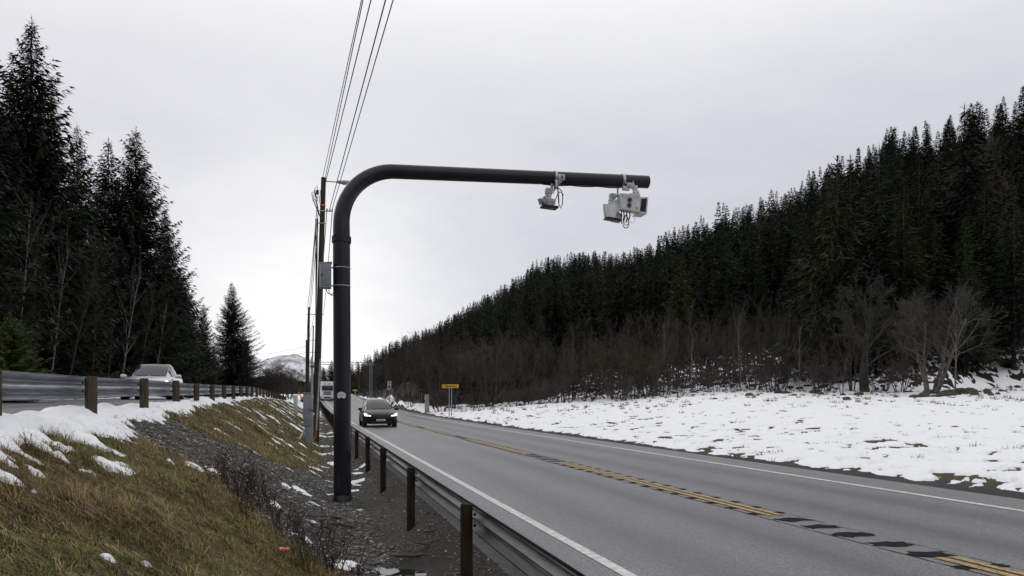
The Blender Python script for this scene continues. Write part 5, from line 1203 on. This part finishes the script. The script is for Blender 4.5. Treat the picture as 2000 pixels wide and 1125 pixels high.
# ---------------------------------------------------------------- vehicles (front towards -Y)
def sect(hw, zb, zm, zs, zt, y, tuck=.86, crown=.72, n=0):
    """closed body cross section: underside, sill, waist, shoulder, crowned top"""
    h = [(0, zb), (hw * .62, zb), (hw * tuck, zb + .03), (hw * .97, zb + .16), (hw, zm), (hw * .985, (zm + zs) / 2), (hw * .95, zs), (hw * .90, zs + (zt - zs) * .45), (hw * crown, zt - (zt - zs) * .22), (hw * .42, zt - .008), (0, zt)]
    return [(x, y, z) for x, z in h] + [(-x, y, z) for x, z in h[-2:0:-1]]
def car(name, loc, rz, label, cat, L, Wd, H, paint, lampmat, plate=None, roofmat=None, sedan=False):
    t = thing(name, loc, label, cat, rz=rz); w = Wd / 2
    b = MB(); k = L / 5.0
    rows = [(0.0, .66, .34, .50, .58, .66), (.03, .80, .26, .48, .62, .72), (.12, .90, .21, .48, .68, .78), (.35, .96, .19, .50, .78, .88), (.75, .985, .19, .55, .86, .98), (1.2, .995, .19, .58, .92, 1.06), (1.55, 1.0, .19, .60, .95, 1.10), (2.6, 1.0, .19, .62, .97, 1.10), (3.7, 1.0, .19, .62, .99, 1.10), (4.4, .98, .20, .62, 1.0, 1.12), (4.8, .93, .26, .62, .98, 1.10), (4.97, .85, .34, .62, .92, 1.02), (5.0, .76, .42, .62, .86, .94)]
    hs = H / 1.68
    b.loft([sect(w * a, zb * hs, zm * hs, zs * hs, zt * hs, y * k) for y, a, zb, zm, zs, zt in rows]); body = b.build("body", paint, t, smooth=40)
    # cabin (greenhouse): function of length u (0..1) and side v
    if sedan: cabr = [(1.30, .80, .62, .99, 1.00), (1.75, .84, .64, 1.0, 1.30), (2.10, .85, .64, 1.0, 1.52), (2.5, .85, .65, 1.0, 1.65), (3.0, .85, .65, 1.0, 1.68), (3.5, .85, .64, 1.0, 1.60), (4.1, .82, .60, 1.03, 1.38), (4.6, .74, .56, 1.04, 1.12)]
    else: cabr = [(1.30, .84, .70, .99, 1.03), (1.72, .88, .68, 1.02, 1.28), (2.1, .90, .63, 1.03, 1.48), (2.5, .91, .58, 1.03, 1.62), (3.0, .91, .58, 1.03, 1.68), (3.6, .91, .58, 1.04, 1.65), (4.2, .88, .56, 1.05, 1.48), (4.85, .80, .58, 1.06, 1.14)]
    def cp(y, v, e=0.0):
        """v: 0 right sill .. 1 left sill; over the roof in between"""
        cols = np.array(cabr); wb, wt, zb, zt = [float(np.interp(y, cols[:, 0], cols[:, i])) for i in range(1, 5)]
        prof = [(wb, zb), ((wb * .52 + wt * .48), zb + (zt - zb) * .52), (wt * 1.03, zt - (zt - zb) * .12 - .01), (wt * .86, zt - .012), (wt * .4, zt), (0, zt + .012)]
        pr = prof + [(-x, z) for x, z in prof[-2::-1]]; s = v * (len(pr) - 1); i = min(int(s), len(pr) - 2); f = s - i
        x = pr[i][0] + (pr[i + 1][0] - pr[i][0]) * f; z = pr[i][1] + (pr[i + 1][1] - pr[i][1]) * f
        nx = 1 if v < .2 else (-1 if v > .8 else 0)
        return Vector((x * w + e * nx, y * k - (e if not nx else 0) * .6, z * hs + (e * .8 if not nx else e * .3)))
    vs_ = [i / 20 for i in range(21)]; yy = list(np.linspace(1.30, 4.85 if not sedan else 4.6, 22))
    b = MB(); b.loft([[cp(y, v) for v in vs_] for y in yy], closed=False, cap=False); b.build("roof", roofmat or paint, t, smooth=50)
    def patch(nm, y0, y1, v0, v1, mat, e=.007, taper=0.0, par=t, nv=9, ny=7):
        mb = MB(); rws = []
        for i in range(ny):
            f = i / (ny - 1); y = y0 + (y1 - y0) * f; a0 = v0 + taper * f * (1 if v0 < .5 else 0); a1 = v1 - taper * f * (1 if v1 > .5 else 0)
            rws.append([cp(y, a0 + (a1 - a0) * j / (nv - 1), e) for j in range(nv)])
        mb.loft(rws, closed=False, cap=False); return mb.build(nm, mat, par, smooth=60)
    patch("window_trim", 1.31, 2.50, .205, .795, 'dark_plastic', .004)
    patch("windscreen", 1.36, 2.42, .225, .775, 'car_glass', .009)
    if not sedan: patch("glass_roof", 2.48, 3.5, .26, .74, 'car_glass', .008)
    for v0, v1 in ((.018, .185), (.982, .815)):
        patch("window_trim", 1.80, 3.95, v0 * 1.0 if v0 > .5 else .008, v1 + (.01 if v0 < .5 else -.01), 'dark_plastic', .004)
        patch("side_window", 1.95, 2.75, v0, v1, 'car_glass', .008); patch("side_window", 2.85, 3.75, v0, v1, 'car_glass', .008)
    patch("rear_window", 3.95, 4.6 if not sedan else 4.4, .25, .75, 'car_glass', .008)
    # wheels
    wr = .36 * (H / 1.68) ** .5
    for yw in (.92 * k, 3.95 * k):
        for s in (-1, 1):
            mb = MB(); mb.tube([(s * (w - .01), yw, wr + .02), (s * (w + .002), yw, wr + .02)], wr + .055, 28); mb.build("wheel_arch", 'tyre', t)
            mb = MB(); mb.tube([(s * (w - .24), yw, wr), (s * (w - .22), yw, wr), (s * (w - .03), yw, wr), (s * (w + .006), yw, wr)], [wr - .03, wr, wr, wr - .035], 28); wh = mb.build("wheel", 'tyre', t)
            mb = MB(); mb.tube([(s * (w + .0), yw, wr), (s * (w + .014), yw, wr)], wr * .66, 20)
            for q_ in range(5):
                a = 6.283 * q_ / 5; mb.box((s * (w + .016), yw + .35 * wr * math.cos(a), wr + .35 * wr * math.sin(a)), (.012, .5 * wr, .05), Matrix.Rotation(a, 3, 'X'))
            mb.build("rim", 'rim_dark' if paint == 'car_black' else 'galvanised', wh)
    # mirrors
    for s in (-1, 1):
        mb = MB(); c = Vector((s * (w + .10), 1.72 * k, 1.06 * hs)); mb.loft([[(c.x + s * dx, c.y + .06 * r * math.cos(a), c.z + .085 * r * math.sin(a)) for a in np.linspace(0, 6.283, 12, endpoint=False)] for dx, r in ((-.13, .35), (-.09, .8), (0, 1.0), (.09, .9), (.12, .4))]); mb.build("mirror", paint, t)
    # face: headlights, grille, intake, plate
    def fx(y, x, z): return (x, y, z)
    for s in (-1, 1):
        mb = MB(); hl = [(.60, .66, .02), (.94, .72, .20), (.955, .83, .34), (.90, .86, .37), (.66, .745, .16)]
        o_ = [Vector((s * x * w, y * k - .012, z * hs)) for x, z, y in hl]; c = sum(o_, Vector()) / 5 + Vector((0, -.05, .01))
        mb.add(o_ + [c], [(i, (i + 1) % 5, 5) for i in range(5)]); hd = mb.build("headlight", 'car_glass', t, smooth=0)
        mb = MB(); ll = [(.60, .672, -.005), (.92, .715, .13), (.95, .81, .30)] if not sedan else [(.70, .72, .05), (.82, .76, .14), (.90, .80, .24)]
        mb.tube([Vector((s * x * w, y * k - .055, z * hs)) for x, z, y in ll], [.03, .05, .04] if not sedan else [.03, .05, .035], 8); mb.tube([Vector((s * .86 * w, .20 * k - .05, .775 * hs)), Vector((s * .86 * w, .22 * k - .09, .77 * hs))], .042, 10)
        mb.build("lamp", lampmat, hd)
    mb = MB(); mb.box((0, .015, .315 * hs), (w * 1.25, .09, .13 * hs), bev=.03); mb.build("air_intake", 'dark_plastic', t)
    mb = MB(); mb.tube([(-.42 * w, .02, .585 * hs), (-.1 * w, -.012, .60 * hs), (0, -.016, .59 * hs), (.1 * w, -.012, .60 * hs), (.42 * w, .02, .585 * hs)], [.008, .014, .02, .014, .008], 6); mb.tube([(0, -.02, .60 * hs), (0, -.02, .535 * hs)], [.03, .008], 6); mb.build("badge_bar", 'chrome' if paint != 'car_black' else 'rail_dark', t)
    mb = MB(); mb.box((0, -.02, .43 * hs), (.52, .02, .11), bev=.004); pl = mb.build("number_plate", 'plate_white', t)
    if plate:
        me = text_mesh(plate, .10, .001); tx = link("lettering", me, 'ink', pl); tx.rotation_euler = (math.pi / 2, 0, 0); tx.location = (0, -.0325, .43 * hs)
    mb = MB(); mb.tube([(-.5 * w, 1.33 * k, 1.075 * hs), (-.05 * w, 1.30 * k, 1.085 * hs)], .012, 5); mb.tube([(.05 * w, 1.30 * k, 1.085 * hs), (.55 * w, 1.34 * k, 1.075 * hs)], .012, 5); mb.build("wiper", 'dark_plastic', t)
    return t
tp = W(744, 834.5, 44.2); car("suv_car", (tp[0], tp[1], float(zr(tp[1])) + .0), 0.0, "black electric SUV with lit headlights driving towards the camera on the main road", "car", 5.0, 2.0, 1.70, 'car_black', 'lamp_cold', "EK 78165")
wp = W(281, 787, 29.5); car("white_car", (wp[0] - .0, wp[1], float(zu(wp[1])) + .0), 0.02, "white hatchback with a lit headlight behind the left guard rail", "car", 4.5, 1.88, 1.54, 'car_silver', 'lamp_warm', None, None, True)
# lorry
tk = W(639.5, 783, 150); z0 = float(zr(tk[1])); lo = thing("lorry", (tk[0], tk[1], z0), "white lorry coming down the far road, half hidden by the black gantry pole", "lorry")
mb = MB(); mb.box((0, 1.1, 1.75), (2.5, 2.1, 2.7), bev=.12); mb.box((0, 1.35, 3.35), (2.3, 1.5, .75), bev=.15); mb.build("cab", 'truck_white', lo)
mb = MB(); mb.box((0, 8.5, 2.45), (2.55, 11.5, 3.0), bev=.04); mb.build("trailer", 'truck_white', lo)
mb = MB(); mb.box((0, .05, 2.45), (2.15, .06, .85), bev=.03); mb.build("windscreen", 'car_glass', lo)
mb = MB(); mb.box((0, -.05, 2.98), (2.2, .25, .16), bev=.03); mb.build("sun_visor", 'rail_dark', lo)
mb = MB(); mb.box((0, .03, 1.55), (1.5, .06, .75), bev=.03); gr = mb.build("grille", 'grey_metal', lo)
mb = MB()
for k in range(4): mb.box((0, -.005, 1.28 + .18 * k), (1.42, .02, .07))
mb.build("slats", 'rail_dark', gr)
mb = MB(); mb.box((0, -.02, .72), (2.48, .25, .62), bev=.06); bp_ = mb.build("bumper", 'truck_white', lo)
mb = MB(); mb.box((0, -.15, .62), (1.3, .03, .30), bev=.01); mb.build("intake", 'dark_plastic', bp_)
for s in (-1, 1):
    mb = MB(); mb.box((s * 1.0, -.13, .85), (.34, .06, .22), bev=.02); mb.build("headlight", 'plate_white', lo)
    mb = MB(); mb.box((s * 1.42, .1, 2.5), (.18, .12, .7), bev=.03); mb.build("mirror", 'truck_white', lo)
    for yw in (1.1, 5.0, 11.5, 12.8):
        mb = MB(); mb.tube([(s * .95, yw, .5), (s * 1.25, yw, .5)], .5, 20); mb.build("wheel", 'tyre', lo)
for s in (-.45, .45):
    mb = MB(); mb.tube([(s, .62, 3.42), (s, .55, 3.42)], .10, 10); mb.build("roof_lamp", 'dark_plastic', lo)

# ---------------------------------------------------------------- small things
def on(px, py): h = hit(px, py); return Vector((h[0], h[1], gz(h[0], h[1])))
p = on(555, 1079); cn = thing("drink_can", p + Vector((0, 0, .035)), "crumpled red and pink drink can lying in the grass", "can", rz=.5)
mb = MB(); mb.loft([[(x, r * (1 + .14 * math.sin(3 * a + x * 60)) * math.cos(a), r * (1 - .10 * math.sin(2 * a)) * math.sin(a)) for a in np.linspace(0, 6.283, 16, endpoint=False)] for x, r in ((-.06, .024), (-.052, .033), (-.02, .034), (.01, .026), (.04, .034), (.052, .032), (.06, .024))]); mb.build("body", 'can_red', cn)
mb = MB(); mb.tube([(-.058, 0, 0), (-.064, 0, 0)], [.027, .024], 16); mb.build("end_cap", 'can_metal', cn)
mb = MB(); mb.tube([(.058, 0, 0), (.064, 0, 0)], [.027, .024], 16); mb.build("end_cap", 'can_metal', cn)
cn.rotation_euler = (.3, .15, .5)
def stick(px, py, l, r, rz, label, ry=.08):
    p = on(px, py); mb = MB(); R = random.Random(px); mb.tube([(-l / 2 + l * k / 5, R.uniform(-.03, .03) * l, R.uniform(0, .04) * l) for k in range(6)], [r * .6, r, r * 1.1, r, r * .9, r * .5], 7); mb.tube([(0, 0, .01), (l * .18, l * .16, .05)], [r * .6, r * .3], 5)
    o = mb.build("driftwood", 'drift_wood', None); o.location = p + Vector((0, 0, r + .01)); o.rotation_euler = (0, ry, rz); tag(o, label, "wood")
stick(800, 1092, .55, .022, .3, "broken dark branch lying at the edge of the near puddle"); stick(835, 1070, .35, .016, -.5, "short dark stick on the mud above the near puddle"); stick(672, 1035, .45, .03, -.6, "dark plank piece in the gravel left of the second rail post"); stick(685, 905, .5, .016, .1, "thin stick lying in the ditch behind the gantry pole"); stick(845, 1040, .3, .012, .5, "thin twig on the wet mud by the second rail post")
# dead weeds at the gravel edge
def weed_mesh(seed, n, h):
    R = random.Random(seed); mb = MB()
    for _ in range(n):
        a = R.uniform(0, 6.28); r0_ = R.uniform(0, .22); hh = h * R.uniform(.55, 1.0); p = Vector((r0_ * math.cos(a), r0_ * math.sin(a), -.03)); d = Vector((R.gauss(0, .16), R.gauss(0, .16), 1)).normalized(); pts = [p]
        for k in range(5): d = (d + Vector((R.gauss(0, .08), R.gauss(0, .08), 0))).normalized(); p = p + d * hh / 5; pts.append(p.copy())
        mb.tube(pts, [.0055, .005, .0045, .004, .003, .002], 4)
        for j in range(R.randint(4, 9)):
            i = R.randint(1, 4); q_ = pts[i].lerp(pts[i + 1], R.random()); e = Vector((R.gauss(0, 1), R.gauss(0, 1), .9)).normalized() * hh * R.uniform(.08, .26); mb.tube([q_, q_ + e * .6, q_ + e + Vector((0, 0, .02))], [.0035, .003, .0015], 3)
            if R.random() < .5: mb.tube([q_ + e, q_ + e + Vector((R.gauss(0, .01), R.gauss(0, .01), .025))], [.007, .003], 4)
    me = mb.mesh("dead_weed", 60); me.materials.append(MAT['weed_dark']); return me
WD = [weed_mesh(k, (9, 14, 7, 11)[k], (.75, .6, .9, .5)[k]) for k in range(4)]
for k, (px, py, s) in enumerate(((452, 965, 1.0), (470, 975, 1.0), (490, 985, 1.1), (512, 995, .9), (440, 940, .8), (505, 970, .8), (530, 1010, .8), (545, 1030, .9), (570, 1060, .8), (595, 1085, .9), (615, 1075, .7), (640, 1110, .9), (660, 1122, 1.0), (600, 1110, .7), (425, 930, .6), (580, 1030, .6), (625, 1040, .6), (480, 1010, .6), (650, 1060, .7), (700, 1118, .6))):
    p = on(px, py); o = link("dead_weed", WD[k % 4], None); o.location = p; o.scale = (s, s, s * .95); o.rotation_euler = (0, 0, k * 1.3)
    tag(o, "clump of dark dead weed stalks at the edge of the grass and gravel", "weed", "dead weeds along the gravel edge")
# boulders at the forest edge
def rock_mesh(seed):
    bm = bmesh.new(); bmesh.ops.create_icosphere(bm, subdivisions=3, radius=1.0); v = np.array([q.co for q in bm.verts]); off_ = seed * 11.3
    n = fbm(v[:, 0] * 1.1 + off_, v[:, 1] * 1.1 + v[:, 2] * .9, 1.0, 3, seed)
    for q, k in zip(bm.verts, n): q.co *= .62 + .75 * k; q.co.z *= .68
    me = bpy.data.meshes.new("boulder"); bm.to_mesh(me); bm.free(); me.polygons.foreach_set('use_smooth', [True] * len(me.polygons)); me.materials.append(MAT['boulder_moss']); return me
RK = [rock_mesh(k + 3) for k in range(5)]; R = random.Random(9)
for k in range(64):
    px = R.gauss(1850, 45) if k < 44 else R.uniform(1380, 2000); d = R.uniform(48, 56) * (1 if px > 1650 else 1.14); s = R.choice((.12, .16, .2, .26, .34)) if k > 2 else .5
    if k == 0: px, d = 1856, 51
    if k == 1: px, d = 1874, 51
    x, y, _ = W(px, 770, d); z = gz(x, y) + .05; o = link("boulder", RK[k % 5], None); o.location = (x, y, z + s * .2); o.scale = (s * R.uniform(.9, 1.5), s, s * R.uniform(.7, 1)); o.rotation_euler = (0, 0, R.uniform(0, 6))
    if k < 2: tag(o, ("large mossy boulder just right of the splayed grey tree", "second large mossy boulder, nearer the birch")[k], "boulder")
    else: tag(o, "dark mossy boulder poking out of the snow at the forest edge", "boulder", "boulders at the forest edge")
